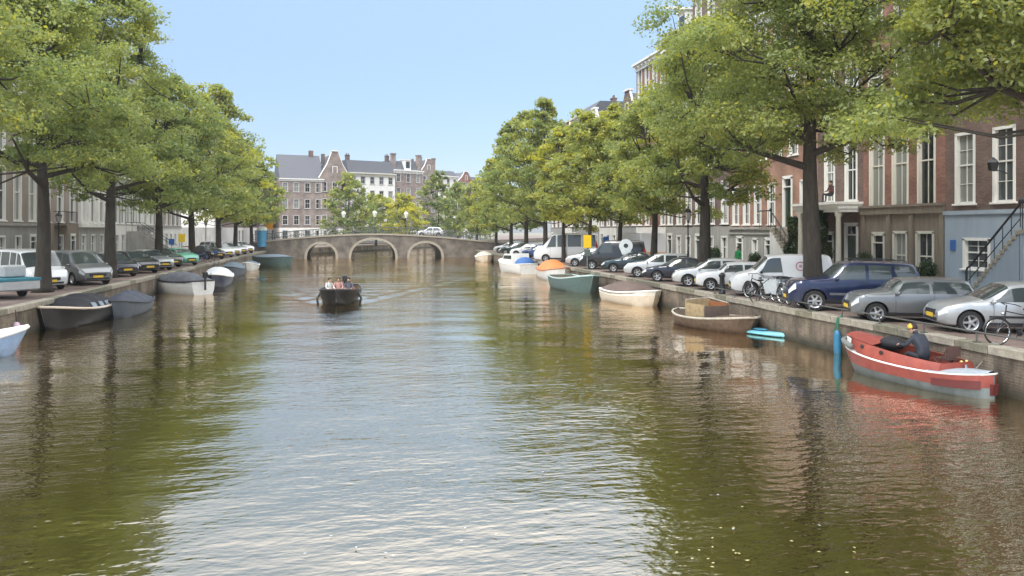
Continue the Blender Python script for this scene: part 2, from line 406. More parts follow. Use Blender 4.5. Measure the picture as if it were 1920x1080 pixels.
# water
MBOAT = at(637, 571)                        # the sloop under way
def water_mat():
    m, nt, b = new_mat('canal_water'); N, L = nt.nodes, nt.links
    tc = N.new('ShaderNodeTexCoord')
    b.inputs['Roughness'].default_value = .035; b.inputs['IOR'].default_value = 2.7
    b.inputs['Specular IOR Level'].default_value = .5
    b.inputs['Specular Tint'].default_value = (1.0,.965,.90,1)
    n0 = N.new('ShaderNodeTexNoise'); n0.inputs['Scale'].default_value=.12; L.new(tc.outputs['Object'], n0.inputs['Vector'])
    mx = N.new('ShaderNodeMixRGB'); mx.inputs[1].default_value=(.022,.019,.004,1); mx.inputs[2].default_value=(.029,.025,.007,1)
    L.new(n0.outputs[0], mx.inputs[0]); L.new(mx.outputs[0], b.inputs['Base Color'])
    def noise(scale, sx, sy, det, rot=0):
        mp = N.new('ShaderNodeMapping'); mp.inputs['Scale'].default_value=(sx,sy,1); mp.inputs['Rotation'].default_value=(0,0,rot)
        L.new(tc.outputs['Object'], mp.inputs[0]); n = N.new('ShaderNodeTexNoise'); n.inputs['Scale'].default_value=scale; n.inputs['Detail'].default_value=det
        n.inputs['Roughness'].default_value=.5
        L.new(mp.outputs[0], n.inputs['Vector']); return n.outputs[0]
    a = noise(2.1, .6, 1.5, 3.0, .12); c = noise(6.5, .7, 1.3, 2.0, -.2); g = noise(.32, 1, 1, 2)
    # calm and ruffled patches
    pr = N.new('ShaderNodeMapRange'); pr.inputs[1].default_value=.36; pr.inputs[2].default_value=.62; pr.inputs[3].default_value=.22; pr.inputs[4].default_value=1.25
    L.new(noise(.085, 1, .8, 2), pr.inputs[0])
    s1 = N.new('ShaderNodeMath'); s1.operation='MULTIPLY'; s1.inputs[1].default_value=.40; L.new(c, s1.inputs[0])
    s2 = N.new('ShaderNodeMath'); s2.operation='ADD'; L.new(a, s2.inputs[0]); L.new(s1.outputs[0], s2.inputs[1])
    s3 = N.new('ShaderNodeMath'); s3.operation='MULTIPLY'; L.new(s2.outputs[0], s3.inputs[0]); L.new(pr.outputs[0], s3.inputs[1])
    s4 = N.new('ShaderNodeMath'); s4.operation='ADD'; L.new(s3.outputs[0], s4.inputs[0]); L.new(g, s4.inputs[1])
    bp = N.new('ShaderNodeBump'); bp.inputs['Strength'].default_value=1.0; bp.inputs['Distance'].default_value=.030
    L.new(s4.outputs[0], bp.inputs['Height']); L.new(bp.outputs[0], b.inputs['Normal'])
    # murky body under a strongly reflecting surface, sheen coloured warm to grey the sky's reflection
    b.inputs['Specular IOR Level'].default_value = 0.0; b.inputs['Roughness'].default_value = .6
    gl = N.new('ShaderNodeBsdfGlossy'); gl.inputs['Roughness'].default_value = .045; gl.inputs['Color'].default_value = (1.0,.875,.735,1)
    fr = N.new('ShaderNodeFresnel'); fr.inputs['IOR'].default_value = 1.36
    L.new(bp.outputs[0], gl.inputs['Normal']); L.new(bp.outputs[0], fr.inputs['Normal'])
    f2 = N.new('ShaderNodeMapRange'); f2.inputs[1].default_value = 0; f2.inputs[2].default_value = .42; f2.inputs[3].default_value = .33; f2.inputs[4].default_value = .92; L.new(fr.outputs[0], f2.inputs[0])
    ms_ = N.new('ShaderNodeMixShader'); L.new(f2.outputs[0], ms_.inputs[0]); L.new(b.outputs[0], ms_.inputs[1]); L.new(gl.outputs[0], ms_.inputs[2])
    L.new(ms_.outputs[0], N['Material Output'].inputs[0])
    return m
WATER = water_mat()
xs = np.concatenate([[-900,-120,-30], np.arange(-13, 18.3, .22), [30,120,900]])
ys = np.concatenate([[-60,-10], np.arange(2, 70, .22), np.arange(70, 126, .7), [135,150,200,300,500,900]])
gx, gy = np.meshgrid(xs, ys); nx, ny = len(xs), len(ys)
z = np.zeros_like(gx)
# wake of the moving sloop: crests spreading behind it (it comes toward the bridge we stand on)
wdir = np.array([.06, 1.0]); wdir /= np.linalg.norm(wdir)
rx, ry = gx-MBOAT.x, gy-MBOAT.y
s_ = rx*wdir[0]+ry*wdir[1]; t_ = -rx*wdir[1]+ry*wdir[0]
beh = np.clip((s_+1.0)/2, 0, 1)
arm = np.abs(t_) - (.45+.36*np.clip(s_, 0, None))
z += .07*beh*np.exp(-(arm/1.1)**2)*np.cos(arm*3.6)*np.exp(-np.clip(s_,0,None)/13)
z += .04*beh*np.exp(-(t_/(1+.25*np.clip(s_,0,None)))**2)*np.cos(s_*2.6)*np.exp(-np.clip(s_,0,None)/14)
for (a_, kx, ky, ph) in ((.004,.5,2.2,0),(.0035,-.7,1.7,1.3),(.0028,1.3,2.9,2.1),(.005,.25,1.05,.7),(.002,-1.6,3.3,.2)):
    z += a_*np.sin(kx*gx+ky*gy+ph+1.5*np.sin(gx*.21+gy*.13))*(gy<125)
V = np.stack([gx, gy, z], -1).reshape(-1, 3)
ii = (np.arange(ny-1)[:,None]*nx + np.arange(nx-1)[None,:]).ravel()
F = np.stack([ii, ii+1, ii+nx+1, ii+nx], -1)
me = bpy.data.meshes.new('water'); me.vertices.add(len(V)); me.vertices.foreach_set('co', V.ravel())
me.loops.add(F.size); me.loops.foreach_set('vertex_index', F.ravel().astype(np.int32))
me.polygons.add(len(F)); me.polygons.foreach_set('loop_start', (np.arange(len(F))*4).astype(np.int32))
me.polygons.foreach_set('use_smooth', np.ones(len(F), bool)); me.update(calc_edges=True); me.materials.append(WATER)
link('water', me, kind='structure')

# light autumn haze between the camera and the far houses
hz = MB().box(-960, 960, -70, 960, -2.5, 48)
m, nt, bb = new_mat('haze'); nt.nodes.remove(bb); pv = nt.nodes.new('ShaderNodeVolumePrincipled')
pv.inputs['Color'].default_value = (.92,.94,.97,1); pv.inputs['Density'].default_value = .00025
nt.links.new(pv.outputs[0], nt.nodes['Material Output'].inputs['Volume'])
hz.build('haze', m, kind='stuff')
# ---------------------------------------------------------------- houses
SZ = QZ + .12
def holed(b, x0, x1, z0, z1, holes, y=0.0, d=.22):
    """wall face in the plane y with openings and their reveals; holes (hx0,hz0,hx1,hz1)"""
    X = sorted(set([x0, x1] + [h[0] for h in holes] + [h[2] for h in holes]))
    Z = sorted(set([z0, z1] + [h[1] for h in holes] + [h[3] for h in holes]))
    for i in range(len(X)-1):
        for k in range(len(Z)-1):
            cx, cz = (X[i]+X[i+1])/2, (Z[k]+Z[k+1])/2
            if any(h[0] < cx < h[2] and h[1] < cz < h[3] for h in holes): continue
            b.add([(X[i],y,Z[k]),(X[i+1],y,Z[k]),(X[i+1],y,Z[k+1]),(X[i],y,Z[k+1])], [(0,1,2,3)])
    for (a, c, e, g) in holes:
        b.add([(a,y,c),(e,y,c),(e,y,g),(a,y,g),(a,y+d,c),(e,y+d,c),(e,y+d,g),(a,y+d,g)],
              [(0,1,5,4),(1,2,6,5),(2,3,7,6),(3,0,4,7),(4,5,6,7)])
_wc = {}
def win_meshes(w, h, fm, style):
    k = (round(w,2), round(h,2), fm.name, style)
    if k in _wc: return _wc[k]
    b = MB(); c = .10 if style != 'small' else .06
    # casing proud of the wall, then the sash set back
    for (x0,x1,z0,z1) in ((-w/2-.02,-w/2+c,0,h),(w/2-c,w/2+.02,0,h),(-w/2-.02,w/2+.02,h-c*.8,h+.05)):
        b.box(x0,x1,-.035,.10,z0,z1)
    iw = w/2-c; zs = h*.55
    for (x0,x1,z0,z1) in ((-iw,iw,0.0,.09),(-iw,iw,zs-.035,zs+.035)):
        b.box(x0,x1,.075,.13,z0,z1)
    for s in (-1,1): b.box(min(s*iw,s*(iw-.05)),max(s*iw,s*(iw-.05)),.08,.128,.09,h-c*.8)
    if style in ('bar','grid'): b.box(-.018,.018,.09,.126,.09,h-c)
    if style == 'grid':
        for t in (.28,.76): b.box(-iw+.05,iw-.05,.093,.124,h*t-.014,h*t+.014)
    fr = b.mesh('window', fm)
    p = MB().box(-iw+.01,iw-.01,.132,.15,.02,h-c*.6).mesh('pane', GLASS1)
    p2 = MB().box(-iw+.01,iw-.01,.132,.15,.02,h-c*.6).mesh('pane', GLASS2)
    p3 = MB().box(-iw+.01,iw-.01,.132,.15,.02,h-c*.6).mesh('pane', GLASS3)
    s = MB().cbox((0,-.03,-.045), (w+.22,.18,.085), 0, .01).mesh('sill', fm)
    _wc[k] = (fr, (p,p2,p3), s); return _wc[k]
_dc = {}
def door_meshes(w, h, fm, dm):
    k = (round(w,2), round(h,2), fm.name, dm.name)
    if k in _dc: return _dc[k]
    f = MB()
    for (x0,x1,z0,z1) in ((-w/2-.05,-w/2+.09,0,h),(w/2-.09,w/2+.05,0,h),(-w/2-.05,w/2+.05,h-.1,h+.1),(-w/2+.09,w/2-.09,h*.80,h*.80+.07)):
        f.box(x0,x1,-.05,.12,z0,z1)
    d = MB().box(-w/2+.09,w/2-.09,.10,.15,0,h*.80)
    iw = w/2-.2
    for (z0,z1) in ((.15,h*.3),(h*.36,h*.74)):
        for s in (-1,1):
            a, c = sorted((s*.05, s*iw)); d.box(a,c,.085,.1,z0,z1)
    g = MB().box(-w/2+.1,w/2-.1,.11,.14,h*.80+.07,h-.1)
    hd = MB().sphere((w/2-.2,.05,h*.38), .04, 8, 6)
    _dc[k] = (f.mesh('door', fm), d.mesh('door_leaf', dm), g.mesh('fanlight', GLASS1), hd.mesh('door_knob', CHROME)); return _dc[k]
def row(w, n, ww, sill, wh, typ='w', style='bar', m0=0.0):
    return [(m0 + (w-2*m0)*(i+.5)/n, ww, sill, wh, typ, style) for i in range(n)]
def house(label, x, y, rz, w, depth, storeys, roof, fm=None, door_m=None, wallname='wall', group=None):
    """storeys: (height, wall material, openings, part name); opening: (x centre, width, sill, height, type, style)"""
    fm = fm or WHITE; door_m = door_m or DKGREEN
    t = thing('canal_house', label, 'house', (x, y, SZ), rz, group)
    z = 0.0; cur = None; groups = []
    for (h, m, ops, pn) in storeys:
        if groups and groups[-1][0] is m and groups[-1][1] == pn: groups[-1][2].append((z, h, ops))
        else: groups.append([m, pn, [(z, h, ops)]])
        z += h
    H = z
    for gi, (m, pn, sts) in enumerate(groups):
        b = MB(); z0 = sts[0][0]; z1 = sts[-1][0]+sts[-1][1]
        proud = -.05 if pn == 'base' else 0.0
        holes = []
        for (zz, h, ops) in sts:
            for o in ops: holes.append((o[0]-o[1]/2, zz+o[2], o[0]+o[1]/2, zz+o[2]+o[3]))
        holed(b, 0.01, w-.01, z0, z1, holes, proud)
        b.add([(.01,proud,z0),(.01,proud,z1),(.01,depth,z1),(.01,depth,z0)], [(0,1,2,3)])
        b.add([(w-.01,proud,z0),(w-.01,proud,z1),(w-.01,depth,z1),(w-.01,depth,z0)], [(3,2,1,0)])
        b.add([(.01,depth,z0),(w-.01,depth,z0),(w-.01,depth,z1),(.01,depth,z1)], [(3,2,1,0)])
        b.build(pn, m, t)
        for (zz, h, ops) in sts:
            for o in ops:
                if o[4] == 'w':
                    fr, ps, sl_ = win_meshes(o[1], o[3], fm, o[5])
                    wo = link('window', fr, t, (o[0], proud, zz+o[2]))
                    link('pane', ps[R.choice((0,0,2,1))], wo); link('sill', sl_, wo)
                elif o[4] == 'd':
                    f_, d_, g_, h_ = door_meshes(o[1], o[3], fm, door_m)
                    do = link('door', f_, t, (o[0], proud, zz+o[2]))
                    link('door_leaf', d_, do); link('fanlight', g_, do); link('door_knob', h_, do)
    kind = roof[0]
    if kind in ('cornice', 'mansard', 'dormer', 'hoist'):
        cm = roof[1]; b = MB()
        b.box(-.02,w+.02,-.12,.3,H-.75,H-.35); b.box(-.06,w+.06,-.3,.3,H-.35,H-.2); b.box(-.1,w+.1,-.5,.35,H-.2,H+.02)
        n = max(3, int(w/.9))
        for i in range(n): xx = w*(i+.5)/n; b.box(xx-.06,xx+.06,-.42,-.12,H-.55,H-.352)
        b.build('cornice', cm, t)
        rh = roof[2] if len(roof) > 2 else 2.2
        ro = MB().prismx([(.28,H-.2),(1.6,H+rh),(depth-1.6,H+rh),(depth,H-.2)], .03, w-.03).build('roof', SLATE, t)
        ch = MB().cbox((w*.12+.3,depth*.45,H+rh+.55), (.9,.6,1.5)); ch.cbox((w*.12+.3,depth*.45,H+rh+1.35), (1.05,.75,.12))
        for q in (-.22,.22): ch.lathe([(.12,H+rh+1.4),(.10,H+rh+1.8)], 8, (w*.12+.3+q,depth*.45,0))
        ch.build('chimney', BR_BROWN, ro)
        if kind in ('dormer','hoist'):
            dw = 1.7 if w < 9 else 2.2; cx = w*.5
            d = MB().box(cx-dw/2,cx+dw/2,.25,2.4,H+.02,H+rh+.25); d.box(cx-dw/2-.15,cx+dw/2+.15,.08,2.5,H+rh+.25,H+rh+.42)
            do = d.build('dormer', cm, ro)
            MB().box(cx-dw/2+.3,cx+dw/2-.3,.225,.25,H+.5,H+rh-.1).build('pane', GLASS1, ro)
        if kind == 'hoist':
            MB().box(cx-.11,cx+.11,-1.6,.5,H+rh+.45,H+rh+.68).build('hoist_beam', WHITE, ro)
    elif kind == 'gable':      # brick gable with white coping facing the street
        m = roof[1]; gh = roof[2]
        b = MB(); prof = [(0.02,H),(w-.02,H),(w*.74,H+gh*.52),(w*.59,H+gh),(w*.41,H+gh),(w*.26,H+gh*.52)]
        b.prism(prof, 0, .35); b.build('gable', m, t)
        c = MB()
        for i in range(1, len(prof)):
            a, e = prof[i], prof[(i+1)%len(prof)]
            c.tube([(a[0],.17,a[1]),(e[0],.17,e[1])], .14, 4)
        c.cbox((w/2,.15,H+gh+.1),(w*.24,.6,.2)); c.build('gable_coping', WHITE, t)
        f_, ps, s_ = win_meshes(1.0, 1.3, WHITE, 'bar'); wo = link('window', f_, t, (w/2,0,H+gh*.2)); link('pane', ps[0], wo)
        ro = MB().prism([(0.05,H),(w-.05,H),(w/2,H+gh*.95)], .36, depth).build('roof', SLATE, t)
        MB().cbox((w*.3,depth*.5,H+gh*.8),(.7,.7,2.0)).build('chimney', BR_BROWN, ro)
    elif kind == 'ridge':      # ridge parallel to the street
        rh = roof[2]; b = MB()
        b.box(-.02,w+.02,-.15,.3,H-.5,H-.18); b.box(-.08,w+.08,-.35,.35,H-.18,H+.02); b.build('cornice', roof[1], t)
        ro = MB().prismx([(.1,H),(depth/2,H+rh),(depth-.1,H)], .03, w-.03).build('roof', SLATE, t)
        MB().cbox((w*.8,depth/2,H+rh+.2),(.9,.7,1.6)).build('chimney', BR_BROWN, ro)
    return t, H

RZR, RZL = math.radians(-90), math.radians(90)
def rhouse(label, yfar, ynear, storeys, roof, **k):
    w = yfar-ynear-.03
    return house(label, XF((yfar+ynear)/2), yfar, RZR, w, 12, storeys(w), roof, **k)
def lhouse(label, ynear, yfar, storeys, roof, **k):
    w = yfar-ynear-.03
    return house(label, FL-0, ynear, RZL, w, 12, storeys(w), roof, **k)
def stoop(t, x0, n, w, kind, m, y_out=-.05, landing=1.2, rise=.19, tread=.27, flip=False, wallm=None):
    """flight of stone steps up to a raised door; kind 'front' climbs toward the facade, 'side' along it (toward +x)"""
    s = link('stoop', None, t, (x0, y_out, 0)); wallm = wallm or BLUEGREY
    if flip: s.scale = (-1, 1, 1)
    hgt = n*rise
    if kind == 'front':
        sm = MB().cbox((0,0,0), (w,tread+.03,rise-.012), 0, .012).mesh('step', m)
        for i in range(n): link('step', sm, s, (0, -landing-(n-i-.5)*tread, (i+.5)*rise))
        MB().box(-w/2,w/2,-landing,0,hgt-.12,hgt).build('landing', m, s)
        for q in (-1,1):
            a = q*(w/2+.1)
            MB().prismx([(0,0),(-landing-n*tread,0),(-landing-n*tread,.35),(-landing,hgt+.22),(0,hgt+.22)], a-.09, a+.09).build('side_wall', GREY_STONE, s)
        rb = MB()
        for q in (-1,1):
            a = q*(w/2+.1)
            top = [(a,0,hgt+1.1),(a,-landing,hgt+1.1),(a,-landing-n*tread+.1,1.2)]
            rb.tube(top, .028, 6)
            for i in range(9):
                f = i/8; yy = -(landing+n*tread-.1)*f
                zt = hgt+1.1 if yy > -landing else hgt+1.1+(1.2-hgt-1.1)*(-yy-landing)/(n*tread-.1)
                zb = hgt+.22 if yy > -landing else .35+(hgt-.13)*(1-(-yy-landing)/(n*tread))
                rb.tube([(a,yy,zb),(a,yy,zt)], .014, 5)
        rb.build('railing', BLACK, s)
    else:
        sm = MB().cbox((0,0,0), (tread+.03,w,rise-.012), 0, .012).mesh('step', m)
        for i in range(n): link('step', sm, s, ((i+.5)*tread, -w/2, (i+.5)*rise))
        L_ = n*tread
        MB().box(L_,L_+landing,-w,0,hgt-.14,hgt).build('landing', m, s)
        MB().prism([(.0,0),(L_-.05,0),(L_-.05,hgt-.16),(.0,.02)], -w+.04, -w+.2).build('side_wall', wallm, s)
        MB().prism([(L_,0),(L_+.16,0),(L_+.16,hgt-.14),(L_,hgt-.14)], -w+.04, -.05).build('pier', wallm, s)
        rb = MB(); a = -w+.06
        rb.tube([(-.1,a,.0),(-.1,a,1.0),(-.06,a,1.15),(0.1,a,1.25),(L_,a,hgt+1.05),(L_+.15,a,hgt+1.12),(L_+landing,a,hgt+1.12)], .045, 7)
        rb.tube([(.0,a,.62),(L_,a,hgt+.45)], .02, 6)
        for i in range(7):
            xx = .1+i*(L_-.1)/6; rb.tube([(xx,a,.1+xx/L_*hgt),(xx,a,1.2+(xx/L_)*(hgt-.15))], .017, 5)
        for i in range(6):
            xx = L_+.1+i*(landing-.15)/5; rb.tube([(xx,a,hgt),(xx,a,hgt+1.1)], .017, 5)
        rb.lathe([(.09,hgt+1.05),(.1,hgt+1.2),(.04,hgt+1.3)], 10, (L_+.05,a,0))
        rb.build('railing', BLACK, s)
    return s

# right row, nearest first -------------------------------------------------
def stA(w):   # blue-grey basement house
    return [(3.55, BLUEGREY, [(1.9,1.5,1.05,1.35,'w','grid'), (6.2,1.1,0.02,2.1,'d',''), (5.9,1.25,2.8,.74,'x','')], 'base'),
            (4.4, BR_BROWN, [(1.2,1.15,.45,3.2,'w','grid'),(3.35,1.15,.45,3.2,'w','grid'),(5.9,1.25,.01,3.3,'x',''),(7.7,1.2,.45,3.2,'w','bar')], 'wall'),
            (3.9, BR_BROWN, row(w,3,1.25,.6,2.7), 'wall'), (3.5, BR_BROWN, row(w,3,1.25,.6,2.3), 'wall'), (3.0, BR_BROWN, row(w,3,1.2,.6,1.6), 'wall')]
tA, HA = rhouse('brown brick house on a blue-grey stucco basement with an outside stair', 31.4, 22.5, stA, ('cornice', WHITE), door_m=BLACK)
MB().box(-.02,5.2,-.13,.0,3.5,3.68).box(6.6,8.88,-.13,.0,3.5,3.68).build('string_course', BLUEGREY, tA)
stoop(tA, 2.75, 14, 1.25, 'side', STONE, rise=.2, tread=.19, landing=1.9)
_f, _d2, _g, _h = door_meshes(1.25, 4.05, WHITE, BLACK); _do = link('door', _f, tA, (5.9, .0, 2.8)); link('door_leaf', _d2, _do); link('fanlight', _g, _do); link('door_knob', _h, _do)
MB().cbox((.55,-.075,2.1), (.32,.04,.5), 0, .01).build('wall_plaque', plain('blue_enamel', (.04,.13,.36), .3), tA)
lb = link('wall_lantern', None, tA, (3.55,-.05,5.2))
MB().tube([(0,0,0),(0,-.35,.12),(0,-.7,.1)], .025, 6).lathe([(.16,.1),(.22,.45),(.16,.55),(.03,.68)], 6, (0,-.7,0)).build('lantern_frame', BLACK, lb)

def stB(w):
    b0 = [(1.35,.95,.05,2.55,'d',''),(3.0,1.05,.05,2.65,'w','bar'),(4.75,1.2,.05,2.65,'w','bar')]
    return [(3.95, STONE_D, b0, 'base'), (4.9, BR_RED, [(1.15,1.2,.02,4.1,'w','bar'),(2.95,1.2,.02,4.1,'w','bar'),(4.8,1.2,.02,4.1,'w','bar')], 'wall'),
            (4.3, BR_RED, row(w,3,1.15,.5,3.0), 'wall'), (3.8, BR_RED, row(w,3,1.15,.5,2.5,), 'wall'), (2.6, BR_RED, row(w,3,1.1,.5,1.4), 'wall')]
tB, HB = rhouse('red brick house with three tall windows above a brown sandstone ground floor', 37.6, 31.4, stB, ('cornice', CREAM), door_m=BLACK, fm=CREAM)
b = MB(); b.box(-.02,6.15,-.22,.02,3.62,3.98); b.box(-.04,6.17,-.3,.0,3.98,4.1)
for xx in (.15,2.2,3.88,5.95): b.box(xx-.15,xx+.15,-.16,-.05,.0,3.62)
for xx in (2.2,3.88): b.box(xx-.11,xx+.11,-.19,-.16,.1,3.5)
b.build('pilasters', STONE_D, tB)

def stC(w):
    return [(4.3, BR_BROWN, [(1.15,1.0,.02,2.6,'d',''),(3.3,1.1,.02,3.1,'d','')], 'base'), (4.6, BR_BROWN, [(1.2,1.0,.15,3.2,'w','bar'),(3.2,1.1,.15,3.2,'w','bar')], 'wall'),
            (4.2, BR_BROWN, row(w,2,1.1,.5,2.8), 'wall'), (3.8, BR_BROWN, row(w,2,1.1,.5,2.4), 'wall'), (3.0, BR_BROWN, row(w,2,1.1,.5,1.6), 'wall')]
tC, HC = rhouse('narrow brown house with a white columned porch and roof terrace', 42.0, 37.6, stC, ('dormer', WHITE))
b = MB(); b.box(-.05,4.35,-1.6,0,3.98,4.22); b.box(-.12,4.42,-1.75,0,4.22,4.36); b.box(0,4.3,-1.5,0,3.8,3.98)
po = b.build('porch_canopy', WHITE, tC)
cm_ = MB().box(-.2,.2,-.2,.2,0,.3).lathe([(.16,.3),(.15,1.6),(.135,3.5),(.2,3.62),(.2,3.8)], 14).mesh('column', CREAM, 40)
for xx in (.3,2.3,4.0): link('column', cm_, tC, (xx,-1.35,0))

def stD(w):
    ops = [(.9,.95,.25,2.75,'w','grid'),(2.5,.95,.25,2.75,'w','grid'),(4.1,.95,.25,2.75,'w','grid'),(5.9,.95,.25,2.75,'w','grid'),(7.9,1.05,.0,3.3,'d',''),(9.9,1.1,.25,2.75,'w','grid')]
    b0 = [(1.6,.9,.0,2.3,'d',''),(3.8,.8,.3,1.9,'w','bar'),(5.7,1.0,.0,2.2,'d',''),(9.9,1.0,.6,1.5,'w','bar')]
    return [(2.95, GREY_STONE, b0, 'base'), (4.1, BR_ORANGE, ops, 'wall'), (3.9, BR_ORANGE, row(w,6,1.0,.6,2.5,'w','grid'), 'wall'),
            (3.5, BR_ORANGE, row(w,6,1.0,.6,2.1,'w','grid'), 'wall'), (3.2, BR_ORANGE, row(w,6,1.0,.5,1.8,'w','grid'), 'wall')]
tD, HD = rhouse('wide orange brick house with a dark green door up a stone stair', 53.5, 42.0, stD, ('mansard', WHITE, 2.5))
b = MB(); b.box(-.02,11.5,-.16,.0,2.5,2.62); b.box(-.04,11.5,-.22,0,2.85,3.02); b.build('string_course', GREY_STONE, tD)
stoop(tD, 11.75, 14, 1.5, 'side', STONE, rise=.21, tread=.235, landing=1.5, flip=True, wallm=WHITE)

GEN = [
 ('tall purple-brown house with a deep white cornice and pale window frames', 60.5, 53.5, BR_PURPLE, GREY_STONE, 3, 5, ('mansard', WHITE, 3.0), 3.9),
 ('brown brick house whose white dormer carries a hoisting beam', 66.5, 60.5, BR_BROWN, GREY_STONE, 3, 4, ('hoist', WHITE, 2.6), 4.0),
 ('red house with a broad pinkish white cornice above the tree tops', 74.5, 66.5, BR_RED, BR_PAINTW, 4, 4, ('cornice', WHITE, 1.2), 4.15),
 ('low purple brick house with white frames behind the white minibus', 81, 74.5, BR_PURPLE, BR_GREY, 3, 3, ('gable', BR_PURPLE, 3.2), 3.6),
 ('brown house with closely spaced white windows in the middle of the right row', 87.5, 81, BR_BROWN, BR_PAINTW, 3, 3, ('cornice', WHITE, 1.6), 3.9),
 ('white painted narrow house in the right row', 93, 87.5, BR_PAINTW, BR_GREY, 2, 3, ('gable', BR_PAINTW, 3.0), 3.7),
 ('dark brick house with a plain cornice toward the bridge', 100, 93, BR_DARK, GREY_STONE, 3, 4, ('cornice', CREAM, 1.5), 3.5),
 ('red brick gabled house toward the bridge on the right', 106, 100, BR_RED, BR_PAINTW, 3, 3, ('gable', BR_RED, 3.4), 3.6),
 ('last brown house before the bridge on the right', 113, 106, BR_BROWN, BR_GREY, 3, 4, ('cornice', WHITE, 1.5), 3.4),
]
for (lb_, yf, yn, m, bm, nw, ns, rf, hs) in GEN:
    def st(w, m=m, bm=bm, nw=nw, ns=ns, hs=hs):
        ops0 = row(w,nw,1.0,.5,1.8,'w','bar'); ops0[0] = (ops0[0][0],1.0,.02,2.4,'d','')
        return [(3.1, bm, ops0, 'base'), (4.1, m, row(w,nw,1.15,.2,3.3), 'wall')] + [(hs, m, row(w,nw,1.15,.5,hs-1.2), 'wall') for _ in range(ns-1)]
    rhouse(lb_, yf, yn, st, rf)
# left row, nearest first --------------------------------------------------
GENL = [
 ('grey painted house at the left edge with tall dark windows', 46, 55, BR_GREY, GREY_STONE, 3, 4, ('cornice', WHITE, 2.0), 4.0),
 ('taupe house with cream framed windows beside the grey one', 55, 62.5, BR_TAUPE, BR_GREY, 3, 4, ('gable', BR_TAUPE, 3.5), 4.0),
 ('taupe house with a small balcony and stone ground floor behind the second tree', 62.5, 70.5, BR_TAUPE, STONE_D, 3, 4, ('cornice', CREAM, 2.2), 3.9),
 ('white house with tall pilasters on the left quay', 70.5, 80, BR_PAINTW, GREY_STONE, 4, 4, ('cornice', WHITE, 2.0), 4.1),
 ('pale grey house with a double outside stair', 80, 88, BR_GREY, BR_PAINTW, 4, 4, ('dormer', WHITE, 2.4), 3.8),
 ('off-white house behind the third tree on the left', 88, 95, BR_PAINTW, BR_GREY, 3, 4, ('cornice', WHITE, 2.0), 3.8),
 ('grey brick house with vertical white window bands', 95, 102, BR_TAUPE, BR_PAINTW, 3, 4, ('cornice', WHITE, 2.0), 3.6),
 ('pink-brown house near the bridge on the left', 102, 109, BR_BROWN, BR_PAINTW, 3, 3, ('gable', BR_BROWN, 3.2), 3.8),
]
for (lb_, yn, yf, m, bm, nw, ns, rf, hs) in GENL:
    def st(w, m=m, bm=bm, nw=nw, ns=ns, hs=hs):
        ops0 = row(w,nw,1.0,.7,1.7,'w','bar'); ops0[-1] = (ops0[-1][0],1.05,.02,2.4,'d','')
        return [(3.3, bm, ops0, 'base'), (4.3, m, row(w,nw,1.25,.15,3.6), 'wall')] + [(hs, m, row(w,nw,1.2,.5,hs-1.2), 'wall') for _ in range(ns-1)]
    t, H = lhouse(lb_, yn, yf, st, rf, fm=WHITE)
    w = yf-yn
    if 'pilasters' in lb_:
        b = MB()
        for i in range(nw+1):
            xx = min(max(.3, (w-.03)*i/nw), w-.35); b.box(xx-.28,xx+.28,-.22,.0,3.4,H-.8); b.box(xx-.36,xx+.36,-.28,0,3.3,3.6); b.box(xx-.36,xx+.36,-.28,0,H-1.1,H-.78)
        b.box(-.02,w-.02,-.3,0,3.05,3.3); b.build('pilasters', WHITE, t)
    elif 'balcony' in lb_:
        s = link('balcony', None, t, (w*.5,0,3.3)); MB().box(-1.3,1.3,-.9,0,-.12,0).build('balcony_floor', STONE_D, s)
        b = MB()
        for i in range(14): b.tube([(-1.25+i*.192,-.86,0),(-1.25+i*.192,-.86,.95)], .014, 5)
        b.tube([(-1.27,0,.95),(-1.27,-.86,.95),(1.27,-.86,.95),(1.27,0,.95)], .025, 6); b.build('railing', BLACK, s)
    elif 'stair' in lb_:
        stoop(t, w*.62, 13, 1.5, 'front', STONE, rise=.19, tread=.26)
    else:
        MB().box(-.02,w-.02,-.14,-.05,3.1,3.3).build('string_course', GREY_STONE, t)
